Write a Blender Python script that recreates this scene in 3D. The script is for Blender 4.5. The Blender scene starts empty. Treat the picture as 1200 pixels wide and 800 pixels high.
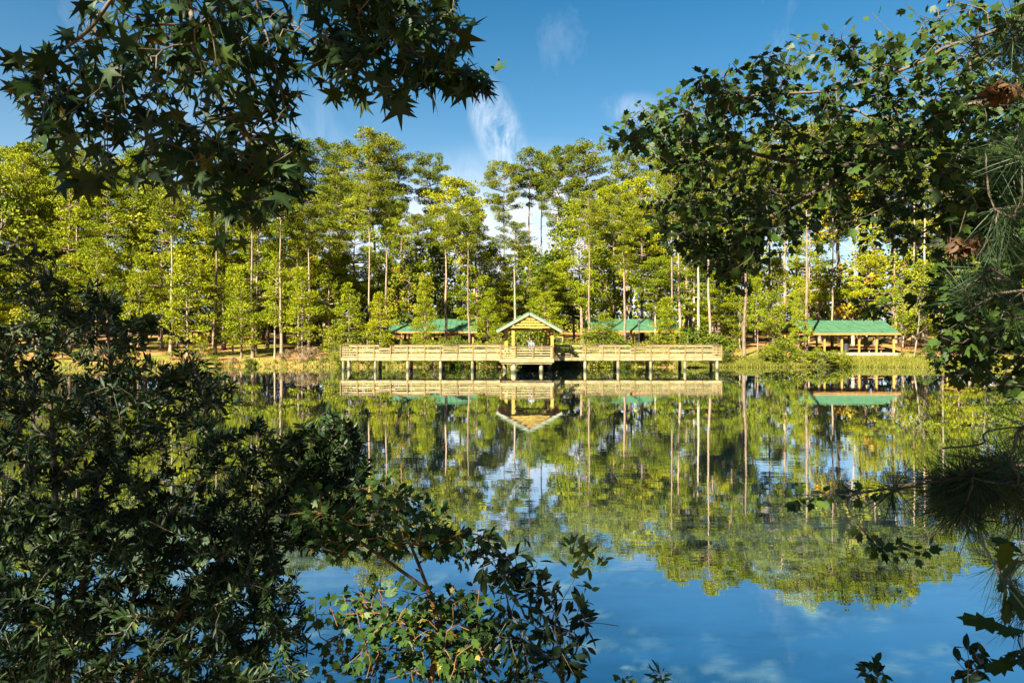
import bpy, bmesh, math, random
import numpy as np
from mathutils import Vector, Matrix, noise as mnoise

R = math.radians
rng = np.random.default_rng(11)
random.seed(5)
scene = bpy.context.scene
COL = scene.collection

# ------------------------------------------------------------------ camera, sky, sun, exposure
EYE = 3.54            # metres above the water
HZ, FPX = 388.0, 800.0
cam_d = bpy.data.cameras.new("camera")
cam = bpy.data.objects.new("camera", cam_d)
COL.objects.link(cam)
cam.location = (0, 0, EYE)
cam.rotation_euler = (R(90), 0, 0)
cam_d.sensor_width = 36
cam_d.lens = 24
cam_d.shift_y = -(400 - HZ) / 1200.0
cam_d.clip_start = 0.05
cam_d.clip_end = 3000
scene.camera = cam

SUN_EL, SUN_AZ = R(36), R(180 + 33)      # azimuth clockwise from +Y: behind the viewer, to the left
SUNV = np.array([math.sin(SUN_AZ) * math.cos(SUN_EL), math.cos(SUN_AZ) * math.cos(SUN_EL), math.sin(SUN_EL)])
scene.view_settings.view_transform = 'Standard'
scene.view_settings.look = 'None'
scene.view_settings.gamma = 1
scene.view_settings.use_curve_mapping = False
scene.view_settings.exposure = 2.65

world = bpy.data.worlds.new("World")
scene.world = world
world.use_nodes = True
nt = world.node_tree
nt.nodes.clear()
W = nt.nodes.new


def lk(a, b, t=None):
    (t or nt).links.new(a, b)


sky = W('ShaderNodeTexSky')
sky.sky_type = 'NISHITA'
sky.sun_disc = False
sky.sun_elevation = SUN_EL
sky.sun_rotation = SUN_AZ
sky.air_density = 1.0
sky.dust_density = 0.3
sky.ozone_density = 2.0
hsv = W('ShaderNodeHueSaturation')
hsv.inputs['Saturation'].default_value = 1.6
hsv.inputs['Hue'].default_value = 0.488
hsv.inputs['Value'].default_value = 0.42
lk(sky.outputs[0], hsv.inputs['Color'])
tc = W('ShaderNodeTexCoord')
sep = W('ShaderNodeSeparateXYZ')
lk(tc.outputs['Generated'], sep.inputs[0])


def wmath(op, a, b=None, clamp=False):
    n = W('ShaderNodeMath')
    n.operation = op
    n.use_clamp = clamp
    for i, v in enumerate((a, b)):
        if v is None:
            continue
        if isinstance(v, (int, float)):
            n.inputs[i].default_value = v
        else:
            lk(v, n.inputs[i])
    return n.outputs[0]


# wispy cirrus, as a layer of real sky directions
mp = W('ShaderNodeMapping')
mp.inputs['Scale'].default_value = (2.2, 1.2, 1.0)
mp.inputs['Rotation'].default_value = (0, 0.35, 0.3)
lk(tc.outputs['Generated'], mp.inputs[0])
cn = W('ShaderNodeTexNoise')
cn.inputs['Scale'].default_value = 3.1
cn.inputs['Detail'].default_value = 9
cn.inputs['Roughness'].default_value = 0.62
cn.inputs['Distortion'].default_value = 0.3
lk(mp.outputs[0], cn.inputs['Vector'])
cr = W('ShaderNodeMapRange')
cr.inputs['From Min'].default_value = 0.56
cr.inputs['From Max'].default_value = 0.80
lk(cn.outputs['Fac'], cr.inputs['Value'])
# one brighter wisp north of the lake and a white bank low over the trees


def blob(cx, cz, rx, rz, skew=0.0):
    dz0 = wmath('SUBTRACT', wmath('DIVIDE', sep.outputs[2], sep.outputs[1]), cz)
    dx = wmath('DIVIDE', wmath('ADD', wmath('SUBTRACT', wmath('DIVIDE', sep.outputs[0], sep.outputs[1]), cx), wmath('MULTIPLY', dz0, skew)), rx)
    dz = wmath('DIVIDE', dz0, rz)
    d = wmath('ADD', wmath('MULTIPLY', dx, dx), wmath('MULTIPLY', dz, dz))
    fall = wmath('POWER', wmath('SUBTRACT', 1.0, d, True), 1.6)
    return wmath('MULTIPLY', fall, wmath('GREATER_THAN', sep.outputs[1], 0.05))


n2 = W('ShaderNodeTexNoise')
n2.inputs['Scale'].default_value = 17
n2.inputs['Detail'].default_value = 8
n2.inputs['Roughness'].default_value = 0.68
n2.inputs['Distortion'].default_value = 0.55
mp2 = W('ShaderNodeMapping')
mp2.inputs['Scale'].default_value = (1.6, 1.0, 0.7)
mp2.inputs['Rotation'].default_value = (0, 0.5, 0)
lk(tc.outputs['Generated'], mp2.inputs[0])
lk(mp2.outputs[0], n2.inputs['Vector'])
tex = W('ShaderNodeMapRange')
tex.inputs['From Min'].default_value = 0.38
tex.inputs['From Max'].default_value = 0.74
lk(n2.outputs['Fac'], tex.inputs['Value'])
wisp = wmath('MULTIPLY', wmath('ADD', wmath('MULTIPLY', blob(-0.022, 0.300, 0.044, 0.085, 0.28), 1.15), wmath('ADD', wmath('MULTIPLY', blob(0.18, 0.325, 0.06, 0.03), 0.45), wmath('MULTIPLY', blob(-0.45, 0.31, 0.30, 0.10), 0.30))), tex.outputs[0])
bank = wmath('MULTIPLY', blob(0.05, 0.12, 0.42, 0.17), wmath('ADD', wmath('MULTIPLY', tex.outputs[0], 0.7), 0.5))
veil = wmath('MULTIPLY', wmath('POWER', wmath('SUBTRACT', 1.0, wmath('ABSOLUTE', sep.outputs[2]), True), 5.0), 0.86)
bank = wmath('ADD', bank, veil)
cl = wmath('ADD', wmath('ADD', wmath('MULTIPLY', cr.outputs[0], 0.25), wisp), bank, True)
mixc = W('ShaderNodeMix')
mixc.data_type = 'RGBA'
lk(cl, mixc.inputs['Factor'])
lk(hsv.outputs[0], mixc.inputs['A'])
mixc.inputs['B'].default_value = (3.1, 3.45, 3.9, 1)
bg = W('ShaderNodeBackground')
bg.inputs['Strength'].default_value = 0.05
lk(mixc.outputs['Result'], bg.inputs['Color'])
wo = W('ShaderNodeOutputWorld')
lk(bg.outputs[0], wo.inputs[0])

sun_d = bpy.data.lights.new("sun", 'SUN')
sun_d.energy = 5.0
sun_d.angle = R(0.5)
sun_d.color = (1.0, 0.93, 0.76)
sun = bpy.data.objects.new("sun", sun_d)
COL.objects.link(sun)
sun.rotation_euler = Vector(SUNV).to_track_quat('Z', 'Y').to_euler()
sun.location = (0, 0, 40)

scene.cycles.max_bounces = 8
scene.cycles.diffuse_bounces = 3
scene.cycles.glossy_bounces = 3
scene.cycles.transmission_bounces = 3
scene.cycles.caustics_reflective = False
scene.cycles.caustics_refractive = False


# ------------------------------------------------------------------ helpers
def P(px, py, Y):
    """photo pixel + depth -> world point (only used while measuring the photograph)"""
    return np.array([(px - 600.0) / FPX * Y, Y, EYE - (py - HZ) / FPX * Y])


def norm(v):
    v = np.asarray(v, float)
    return v / np.maximum(np.linalg.norm(v, axis=-1, keepdims=True), 1e-9)


def tag(o, label=None, cat=None, group=None, kind=None):
    for k, v in (('label', label), ('category', cat), ('group', group), ('kind', kind)):
        if v:
            o[k] = v
    return o


def empty(name, loc=(0, 0, 0), rz=0.0):
    o = bpy.data.objects.new(name, None)
    COL.objects.link(o)
    o.location = loc
    o.rotation_euler = (0, 0, rz)
    o.empty_display_size = 0.2
    return o


def link(name, me, mats, parent=None):
    if not isinstance(mats, (list, tuple)):
        mats = [mats]
    if not me.materials:
        for m in mats:
            me.materials.append(m)
    o = bpy.data.objects.new(name, me)
    COL.objects.link(o)
    if parent is not None:
        o.parent = parent
    return o


def npmesh(name, V, F, tint=None, smooth=False):
    """V (n,3); F (m,k) with a constant k"""
    me = bpy.data.meshes.new(name)
    V = np.ascontiguousarray(V, np.float32)
    F = np.ascontiguousarray(F, np.int32)
    m, k = F.shape
    me.vertices.add(len(V))
    me.vertices.foreach_set('co', V.ravel())
    me.loops.add(m * k)
    me.loops.foreach_set('vertex_index', F.ravel())
    me.polygons.add(m)
    me.polygons.foreach_set('loop_start', np.arange(0, m * k, k, dtype=np.int32))
    me.polygons.foreach_set('loop_total', np.full(m, k, np.int32))
    if smooth:
        me.polygons.foreach_set('use_smooth', np.ones(m, bool))
    if tint is not None:
        a = me.attributes.new('tint', 'FLOAT', 'POINT')
        a.data.foreach_set('value', np.ascontiguousarray(tint, np.float32))
    me.update(calc_edges=True)
    return me


class MB:
    """collects boxes, bars, prisms"""
    def __init__(self):
        self.v, self.f = [], []

    def add(self, vs, fs):
        b = len(self.v)
        self.v += [tuple(x) for x in vs]
        self.f += [tuple(i + b for i in f) for f in fs]
        return self

    def box(self, x0, x1, y0, y1, z0, z1):
        vs = [(x0, y0, z0), (x1, y0, z0), (x1, y1, z0), (x0, y1, z0), (x0, y0, z1), (x1, y0, z1), (x1, y1, z1), (x0, y1, z1)]
        return self.add(vs, [(0, 3, 2, 1), (4, 5, 6, 7), (0, 1, 5, 4), (1, 2, 6, 5), (2, 3, 7, 6), (3, 0, 4, 7)])

    def cbox(self, x, y, z0, z1, w, d=None):
        d = w if d is None else d
        return self.box(x - w / 2, x + w / 2, y - d / 2, y + d / 2, z0, z1)

    def bar(self, a, b, w, h=None):
        a, b = Vector(a), Vector(b)
        h = w if h is None else h
        d = (b - a).normalized()
        up = Vector((0, 0, 1)) if abs(d.z) < 0.95 else Vector((0, 1, 0))
        s = d.cross(up).normalized() * w / 2
        u = s.cross(d).normalized() * h / 2
        vs = [a - s - u, a + s - u, a + s + u, a - s + u, b - s - u, b + s - u, b + s + u, b - s + u]
        return self.add(vs, [(0, 1, 2, 3), (7, 6, 5, 4), (0, 4, 5, 1), (1, 5, 6, 2), (2, 6, 7, 3), (3, 7, 4, 0)])

    def lathe(self, x, y, prof, n=12):
        b = len(self.v)
        for r, z in prof:
            for i in range(n):
                a = 2 * math.pi * i / n
                self.v.append((x + r * math.cos(a), y + r * math.sin(a), z))
        for k in range(len(prof) - 1):
            for i in range(n):
                j = (i + 1) % n
                self.f.append((b + k * n + i, b + k * n + j, b + (k + 1) * n + j, b + (k + 1) * n + i))
        self.f.append(tuple(b + i for i in reversed(range(n))))
        self.f.append(tuple(b + (len(prof) - 1) * n + i for i in range(n)))
        return self

    def build(self, name, mat, parent=None, bevel=0.0):
        me = bpy.data.meshes.new(name)
        me.from_pydata([tuple(map(float, v)) for v in self.v], [], self.f)
        me.update()
        if bevel:
            bm = bmesh.new()
            bm.from_mesh(me)
            bmesh.ops.bevel(bm, geom=bm.edges[:], offset=bevel, segments=1, affect='EDGES', clamp_overlap=True)
            bm.to_mesh(me)
            bm.free()
        return link(name, me, mat, parent)


# ------------------------------------------------------------------ materials
def newmat(name):
    m = bpy.data.materials.new(name)
    m.use_nodes = True
    t = m.node_tree
    t.nodes.clear()
    out = t.nodes.new('ShaderNodeOutputMaterial')
    return m, t, out


def ramp(t, fac, stops):
    r = t.nodes.new('ShaderNodeValToRGB')
    e = r.color_ramp.elements
    while len(e) < len(stops):
        e.new(0.5)
    for el, (p, c) in zip(e, stops):
        el.position = p
        el.color = (*c, 1)
    t.links.new(fac, r.inputs[0])
    return r.outputs[0]


def tnoise(t, scale, detail=4, rough=0.55, vec=None, stretch=None, coord='Object'):
    c = t.nodes.new('ShaderNodeTexCoord')
    v = c.outputs[coord] if vec is None else vec
    if stretch is not None:
        mpn = t.nodes.new('ShaderNodeMapping')
        mpn.inputs['Scale'].default_value = stretch
        t.links.new(v, mpn.inputs[0])
        v = mpn.outputs[0]
    n = t.nodes.new('ShaderNodeTexNoise')
    n.inputs['Scale'].default_value = scale
    n.inputs['Detail'].default_value = detail
    n.inputs['Roughness'].default_value = rough
    t.links.new(v, n.inputs['Vector'])
    return n.outputs['Fac']


def tmath(t, op, a, b=None, clamp=False):
    n = t.nodes.new('ShaderNodeMath')
    n.operation = op
    n.use_clamp = clamp
    for i, v in enumerate((a, b)):
        if v is None:
            continue
        if isinstance(v, (int, float)):
            n.inputs[i].default_value = v
        else:
            t.links.new(v, n.inputs[i])
    return n.outputs[0]


def tmix(t, fac, a, b, blend='MIX'):
    n = t.nodes.new('ShaderNodeMix')
    n.data_type = 'RGBA'
    n.blend_type = blend
    for s, v in (('Factor', fac), ('A', a), ('B', b)):
        if isinstance(v, (int, float)):
            n.inputs[s].default_value = v
        elif isinstance(v, tuple):
            n.inputs[s].default_value = (*v, 1)
        else:
            t.links.new(v, n.inputs[s])
    return n.outputs['Result']


def leaf_mat(name, stops, rough=0.5, trans=0.3, spec=0.4, objvar=0.0, clump=None, hue=0.0):
    """stops: colour over the per-leaf attribute; objvar mixes a per-object shift in"""
    m, t, out = newmat(name)
    at = t.nodes.new('ShaderNodeAttribute')
    at.attribute_name = 'tint'
    f = at.outputs['Fac']
    if objvar:
        oi = t.nodes.new('ShaderNodeObjectInfo')
        f = tmath(t, 'ADD', f, tmath(t, 'MULTIPLY', tmath(t, 'SUBTRACT', oi.outputs['Random'], 0.5), objvar), True)
    if clump:
        nz = tnoise(t, clump, 2)
        f = tmath(t, 'ADD', f, tmath(t, 'MULTIPLY', tmath(t, 'SUBTRACT', nz, 0.5), 0.7), True)
    c = ramp(t, f, stops)
    p = t.nodes.new('ShaderNodeBsdfPrincipled')
    p.inputs['Roughness'].default_value = rough
    p.inputs['Specular IOR Level'].default_value = spec
    t.links.new(c, p.inputs['Base Color'])
    tr = t.nodes.new('ShaderNodeBsdfTranslucent')
    t.links.new(c, tr.inputs['Color'])
    mx = t.nodes.new('ShaderNodeMixShader')
    mx.inputs[0].default_value = trans
    t.links.new(p.outputs[0], mx.inputs[1])
    t.links.new(tr.outputs[0], mx.inputs[2])
    t.links.new(mx.outputs[0], out.inputs[0])
    return m


def solid(name, stops, scale=6, rough=0.7, stretch=None, bump=0.0, detail=5, spec=0.3, objvar=0.0, metal=0.0, bscale=None):
    m, t, out = newmat(name)
    f = tnoise(t, scale, detail, 0.6, stretch=stretch)
    if objvar:
        oi = t.nodes.new('ShaderNodeObjectInfo')
        f = tmath(t, 'ADD', f, tmath(t, 'MULTIPLY', tmath(t, 'SUBTRACT', oi.outputs['Random'], 0.5), objvar), True)
    p = t.nodes.new('ShaderNodeBsdfPrincipled')
    p.inputs['Roughness'].default_value = rough
    p.inputs['Specular IOR Level'].default_value = spec
    p.inputs['Metallic'].default_value = metal
    t.links.new(ramp(t, f, stops), p.inputs['Base Color'])
    if bump:
        b = t.nodes.new('ShaderNodeBump')
        b.inputs['Strength'].default_value = bump
        b.inputs['Distance'].default_value = 0.02
        t.links.new(tnoise(t, bscale or scale * 2, 4, stretch=stretch), b.inputs['Height'])
        t.links.new(b.outputs[0], p.inputs['Normal'])
    t.links.new(p.outputs[0], out.inputs[0])
    return m


M = {}
M['post_wood'] = solid('brown_post_timber', [(0.25, (0.08, 0.0496, 0.016)), (0.7, (0.16, 0.104, 0.036))], 5, 0.8, (3, 3, 0.6), 0.3, objvar=0.25)
M['wood'] = solid('weathered_timber', [(0.22, (0.075, 0.055, 0.025)), (0.42, (0.19, 0.145, 0.065)), (0.6, (0.27, 0.215, 0.105)), (0.8, (0.33, 0.28, 0.17))], 3.2, 0.75, (0.5, 2, 5), 0.3, objvar=0.25)
M['cap'] = solid('grey_brown_cap_timber', [(0.25, (0.06, 0.036, 0.0176)), (0.7, (0.128, 0.084, 0.044))], 5, 0.8, (0.6, 3, 8), 0.3)
M['yellow_wood'] = solid('yellow_stained_timber', [(0.25, (0.1685, 0.1102, 0.0162)), (0.7, (0.2592, 0.175, 0.0324))], 4, 0.7, (1, 1, 6), 0.3, objvar=0.2)
M['pile'] = solid('wet_pile_timber', [(0.25, (0.096, 0.08, 0.04)), (0.7, (0.216, 0.184, 0.096))], 4, 0.75, (6, 6, 0.8), 0.4, objvar=0.3)
def wet_band(m):
    t = m.node_tree
    p = next(n for n in t.nodes if n.type == 'BSDF_PRINCIPLED')
    src = p.inputs['Base Color'].links[0].from_socket
    g = t.nodes.new('ShaderNodeTexCoord')
    sx = t.nodes.new('ShaderNodeSeparateXYZ')
    t.links.new(g.outputs['Object'], sx.inputs[0])
    z = tmath(t, 'ADD', sx.outputs[2], tmath(t, 'MULTIPLY', tnoise(t, 9, 3), 0.25))
    k = t.nodes.new('ShaderNodeMapRange')
    k.inputs['From Min'].default_value = 0.22
    k.inputs['From Max'].default_value = 0.48
    t.links.new(z, k.inputs['Value'])
    t.links.new(tmix(t, k.outputs[0], (0.022, 0.026, 0.012), src), p.inputs['Base Color'])


wet_band(M['pile'])
M['deck'] = solid('deck_boards', [(0.3, (0.21, 0.1575, 0.09)), (0.7, (0.315, 0.2475, 0.15))], 4, 0.8, (6, 0.5, 1), 0.3)
M['fascia'] = solid('red_brown_fascia', [(0.3, (0.21, 0.091, 0.021)), (0.7, (0.294, 0.14, 0.042))], 4, 0.7)
M['pale_trim'] = solid('pale_trim_board', [(0.3, (0.13, 0.108, 0.075)), (0.7, (0.19, 0.162, 0.118))], 4, 0.6)
M['roof'] = solid('green_metal_roof', [(0.25, (0.022, 0.060, 0.030)), (0.5, (0.034, 0.088, 0.044)), (0.75, (0.052, 0.108, 0.062))], 1.6, 0.5, spec=0.4, objvar=0.2, detail=8)
M['concrete'] = solid('concrete_slab', [(0.3, (0.195, 0.1725, 0.135)), (0.7, (0.27, 0.2475, 0.195))], 3, 0.85, bump=0.2)
M['black'] = solid('black_metal', [(0.3, (0.012, 0.012, 0.014)), (0.7, (0.03, 0.03, 0.032))], 5, 0.4, spec=0.5)
M['blackboard'] = solid('dark_notice_panel', [(0.3, (0.015, 0.025, 0.02)), (0.7, (0.03, 0.05, 0.04))], 5, 0.4)
M['table'] = solid('red_brown_table_timber', [(0.3, (0.255, 0.1275, 0.0525)), (0.7, (0.36, 0.2025, 0.09))], 5, 0.75, (1, 6, 6), objvar=0.2)
M['lamp_glass'] = solid('frosted_lamp_glass', [(0.3, (0.05, 0.05, 0.048)), (0.7, (0.08, 0.08, 0.075))], 5, 0.3)
M['skin'] = solid('skin', [(0.3, (0.294, 0.168, 0.112)), (0.7, (0.336, 0.203, 0.14))], 8, 0.55)
M['hair'] = solid('dark_hair', [(0.3, (0.02, 0.014, 0.01)), (0.7, (0.05, 0.03, 0.02))], 20, 0.5)
M['shirt_blue'] = solid('pale_blue_cloth', [(0.3, (0.07, 0.13, 0.30)), (0.7, (0.10, 0.17, 0.36))], 10, 0.8)
M['shirt_white'] = solid('white_cloth', [(0.3, (0.40, 0.40, 0.40)), (0.7, (0.5, 0.5, 0.5))], 10, 0.8)
M['jeans'] = solid('dark_blue_cloth', [(0.3, (0.03, 0.045, 0.09)), (0.7, (0.05, 0.07, 0.13))], 10, 0.85)
M['bark_pine'] = solid('pine_bark', [(0.25, (0.0576, 0.0352, 0.0224)), (0.5, (0.1664, 0.1152, 0.0768)), (0.75, (0.2688, 0.1984, 0.1408))], 2.2, 0.9, (2.5, 2.5, 0.6), 0.8, objvar=0.35)
M['bark_grey'] = solid('grey_bark', [(0.25, (0.0816, 0.0646, 0.0442)), (0.7, (0.2312, 0.1904, 0.136))], 2.5, 0.9, (2, 2, 0.6), 0.5, objvar=0.3)
M['bark_twig'] = solid('dark_twig_bark', [(0.25, (0.035, 0.026, 0.018)), (0.7, (0.11, 0.085, 0.06))], 14, 0.85, bump=0.4)
M['bark_maple'] = solid('pale_maple_bark', [(0.25, (0.028, 0.021, 0.014)), (0.7, (0.095, 0.068, 0.045))], 14, 0.8, bump=0.4)
M['bark_orange'] = solid('orange_brown_stem', [(0.25, (0.05, 0.022, 0.008)), (0.7, (0.13, 0.065, 0.02))], 14, 0.8, bump=0.3)

M['pine_bright'] = leaf_mat('bright_pine_needles', [(0.0, (0.0456, 0.0728, 0.0024)), (0.5, (0.1367, 0.1605, 0.003)), (1.0, (0.2263, 0.214, 0.0042))], 0.6, 0.14, 0.1, 0.5, 0.35)
M['pine_dark'] = leaf_mat('mature_pine_needles', [(0.0, (0.0285, 0.0494, 0.003)), (0.5, (0.0874, 0.1061, 0.004)), (1.0, (0.1568, 0.1545, 0.006))], 0.6, 0.14, 0.1, 0.45, 0.3)
M['broad'] = leaf_mat('broadleaf_foliage', [(0.0, (0.0365, 0.0621, 0.0036)), (0.45, (0.1139, 0.137, 0.0054)), (0.8, (0.1822, 0.1658, 0.0072)), (1.0, (0.246, 0.1284, 0.009))], 0.6, 0.18, 0.12, 0.6, 0.3)
M['bush'] = leaf_mat('bush_foliage', [(0.0, (0.0323, 0.0577, 0.004)), (0.5, (0.0997, 0.1215, 0.005)), (1.0, (0.19, 0.1751, 0.01))], 0.6, 0.18, 0.12, 0.7, 0.6)
M['dry'] = leaf_mat('dry_brown_foliage', [(0.0, (0.12, 0.075, 0.03)), (0.5, (0.22, 0.16, 0.08)), (1.0, (0.32, 0.25, 0.14))], 0.8, 0.2, 0.1, 0.3, 0.6)
M['grass'] = leaf_mat('yellow_green_grass', [(0.0, (0.045, 0.062, 0.005)), (0.5, (0.105, 0.108, 0.007)), (1.0, (0.20, 0.155, 0.035))], 0.6, 0.3, 0.2, 0, 0.25)  # yellow-green is the grass's own colour
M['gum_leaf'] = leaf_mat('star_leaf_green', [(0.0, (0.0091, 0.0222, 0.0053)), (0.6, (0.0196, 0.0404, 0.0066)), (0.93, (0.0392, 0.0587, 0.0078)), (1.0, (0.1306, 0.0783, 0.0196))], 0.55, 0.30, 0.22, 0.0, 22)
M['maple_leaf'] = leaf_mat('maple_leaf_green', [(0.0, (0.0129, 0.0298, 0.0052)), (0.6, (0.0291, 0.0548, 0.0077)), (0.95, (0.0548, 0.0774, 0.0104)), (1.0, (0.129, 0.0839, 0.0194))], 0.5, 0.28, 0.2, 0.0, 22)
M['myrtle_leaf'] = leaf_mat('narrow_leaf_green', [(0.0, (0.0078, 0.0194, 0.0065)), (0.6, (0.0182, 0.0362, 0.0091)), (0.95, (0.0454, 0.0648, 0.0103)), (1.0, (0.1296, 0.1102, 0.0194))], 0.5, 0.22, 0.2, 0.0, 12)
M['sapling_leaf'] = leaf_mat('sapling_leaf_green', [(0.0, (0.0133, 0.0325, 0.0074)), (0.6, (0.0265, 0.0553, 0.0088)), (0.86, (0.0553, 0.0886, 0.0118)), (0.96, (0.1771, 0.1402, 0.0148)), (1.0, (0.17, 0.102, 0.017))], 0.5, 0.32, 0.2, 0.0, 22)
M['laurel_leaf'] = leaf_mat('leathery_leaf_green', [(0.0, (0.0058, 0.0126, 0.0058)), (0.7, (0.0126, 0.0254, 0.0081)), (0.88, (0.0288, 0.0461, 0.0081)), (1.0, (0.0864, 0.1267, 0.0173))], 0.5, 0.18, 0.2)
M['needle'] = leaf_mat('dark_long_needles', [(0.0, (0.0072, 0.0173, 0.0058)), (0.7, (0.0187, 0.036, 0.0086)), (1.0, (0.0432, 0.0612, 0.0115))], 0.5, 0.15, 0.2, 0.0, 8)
M['dead_leaf'] = leaf_mat('dead_leaf_brown', [(0.0, (0.033, 0.0165, 0.0083)), (0.6, (0.0858, 0.0495, 0.0231)), (1.0, (0.165, 0.066, 0.0132))], 0.7, 0.25, 0.2)
M['seed'] = solid('seed_ball_brown', [(0.3, (0.018, 0.016, 0.010)), (0.7, (0.05, 0.04, 0.02))], 30, 0.8)


# ground: pine straw, bare soil, grass patches
def ground_mat():
    m, t, out = newmat('pine_straw_ground')
    f = tnoise(t, 0.28, 6, 0.65)
    f2 = tnoise(t, 3.5, 6, 0.7)
    straw = ramp(t, f2, [(0.3, (0.11, 0.05, 0.02)), (0.55, (0.27, 0.13, 0.045)), (0.8, (0.36, 0.20, 0.075))])
    grass = ramp(t, f2, [(0.3, (0.05, 0.07, 0.008)), (0.7, (0.16, 0.17, 0.018))])
    k = t.nodes.new('ShaderNodeMapRange')
    k.inputs['From Min'].default_value = 0.47
    k.inputs['From Max'].default_value = 0.58
    t.links.new(f, k.inputs['Value'])
    c = tmix(t, k.outputs[0], straw, grass)
    p = t.nodes.new('ShaderNodeBsdfPrincipled')
    p.inputs['Roughness'].default_value = 0.95
    p.inputs['Specular IOR Level'].default_value = 0.1
    t.links.new(c, p.inputs['Base Color'])
    b = t.nodes.new('ShaderNodeBump')
    b.inputs['Strength'].default_value = 0.6
    b.inputs['Distance'].default_value = 0.05
    t.links.new(f2, b.inputs['Height'])
    t.links.new(b.outputs[0], p.inputs['Normal'])
    t.links.new(p.outputs[0], out.inputs[0])
    return m


def water_mat():
    m, t, out = newmat('lake_water')
    geo = t.nodes.new('ShaderNodeTexCoord')
    co = geo.outputs['Object']
    # pale submerged weed drifting near the viewer
    w1 = tnoise(t, 1.1, 7, 0.65, co, (0.55, 1.5, 1))
    w2 = tnoise(t, 0.22, 3, 0.5, co, (1, 1, 1))
    wk = t.nodes.new('ShaderNodeMapRange')
    sy = t.nodes.new('ShaderNodeSeparateXYZ')
    t.links.new(co, sy.inputs[0])
    sh = t.nodes.new('ShaderNodeMapRange')
    sh.inputs['From Min'].default_value = 7.0
    sh.inputs['From Max'].default_value = 15.0
    sh.inputs['To Min'].default_value = 1.0
    sh.inputs['To Max'].default_value = 0.0
    t.links.new(sy.outputs[1], sh.inputs['Value'])
    wk.inputs['From Min'].default_value = 0.86
    wk.inputs['From Max'].default_value = 1.28
    t.links.new(tmath(t, 'ADD', w1, w2), wk.inputs['Value'])
    body = tmix(t, tmath(t, 'MULTIPLY', wk.outputs[0], sh.outputs[0]), (0.002, 0.008, 0.015), (0.15, 0.22, 0.17))
    dif = t.nodes.new('ShaderNodeBsdfDiffuse')
    t.links.new(body, dif.inputs['Color'])
    gl = t.nodes.new('ShaderNodeBsdfGlossy')
    gl.inputs['Roughness'].default_value = 0.0
    gl.inputs['Color'].default_value = (0.95, 0.98, 1.0, 1)
    # ripples: long low crests, stronger in drifting patches
    r1 = tnoise(t, 2.6, 3, 0.5, co, (0.28, 1.0, 1))
    r2 = tnoise(t, 0.7, 2, 0.5, co, (0.35, 1.0, 1))
    patch = tnoise(t, 0.045, 2, 0.5, co, (0.5, 1.6, 1))
    pk = t.nodes.new('ShaderNodeMapRange')
    pk.inputs['From Min'].default_value = 0.40
    pk.inputs['From Max'].default_value = 0.62
    pk.inputs['To Min'].default_value = 0.15
    pk.inputs['To Max'].default_value = 1.0
    t.links.new(patch, pk.inputs['Value'])
    h = tmath(t, 'ADD', tmath(t, 'MULTIPLY', r1, pk.outputs[0]), tmath(t, 'MULTIPLY', r2, 0.8))
    b = t.nodes.new('ShaderNodeBump')
    b.inputs['Strength'].default_value = 1.0
    b.inputs['Distance'].default_value = 0.0022
    t.links.new(h, b.inputs['Height'])
    t.links.new(b.outputs[0], gl.inputs['Normal'])
    fr = t.nodes.new('ShaderNodeFresnel')
    fr.inputs['IOR'].default_value = 1.7
    t.links.new(b.outputs[0], fr.inputs['Normal'])
    fk = tmath(t, 'ADD', tmath(t, 'MULTIPLY', fr.outputs[0], 0.29), 0.71, True)
    weed = tmath(t, 'MULTIPLY', wk.outputs[0], sh.outputs[0])
    fk = tmath(t, 'MULTIPLY', fk, tmath(t, 'SUBTRACT', 1.0, tmath(t, 'MULTIPLY', weed, 0.45)))
    mx = t.nodes.new('ShaderNodeMixShader')
    t.links.new(fk, mx.inputs[0])
    t.links.new(dif.outputs[0], mx.inputs[1])
    t.links.new(gl.outputs[0], mx.inputs[2])
    t.links.new(mx.outputs[0], out.inputs[0])
    return m


# ------------------------------------------------------------------ terrain and water
def far_shore(x):
    return 67.6 + 0.7 * math.sin(x * 0.21 + 1.0) + 0.35 * math.sin(x * 0.63) + 0.0012 * max(0, abs(x) - 40) ** 2 * -1


def near_shore(x):
    return 5.4 + 0.35 * math.sin(x * 0.8) + 0.15 * math.sin(x * 2.1 + 1)


def ground_h(x, y):
    yf = far_shore(x)
    yn = near_shore(x)
    d = min(y - yn, yf - y)                    # >0 inside the lake
    d = min(d, 110 - abs(x))
    if d > 0:
        return -min(1.6, d * 0.5)
    e = -d
    if y < yf - 1 and abs(x) < 110:
        h = min(2.0, e * 0.36)                 # the bank the viewer stands on
    else:
        h = 0.35 * min(e, 1.5) + 0.09 * min(max(e - 1.5, 0), 12) + 0.05 * min(max(e - 13.5, 0), 80)
    return h + 0.06 * mnoise.noise((x * 0.5, y * 0.5, 0.0))


def spaced(segs):
    out = []
    for a, b, s in segs:
        out += list(np.arange(a, b, s))
    return np.array(out + [segs[-1][1]])


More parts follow.
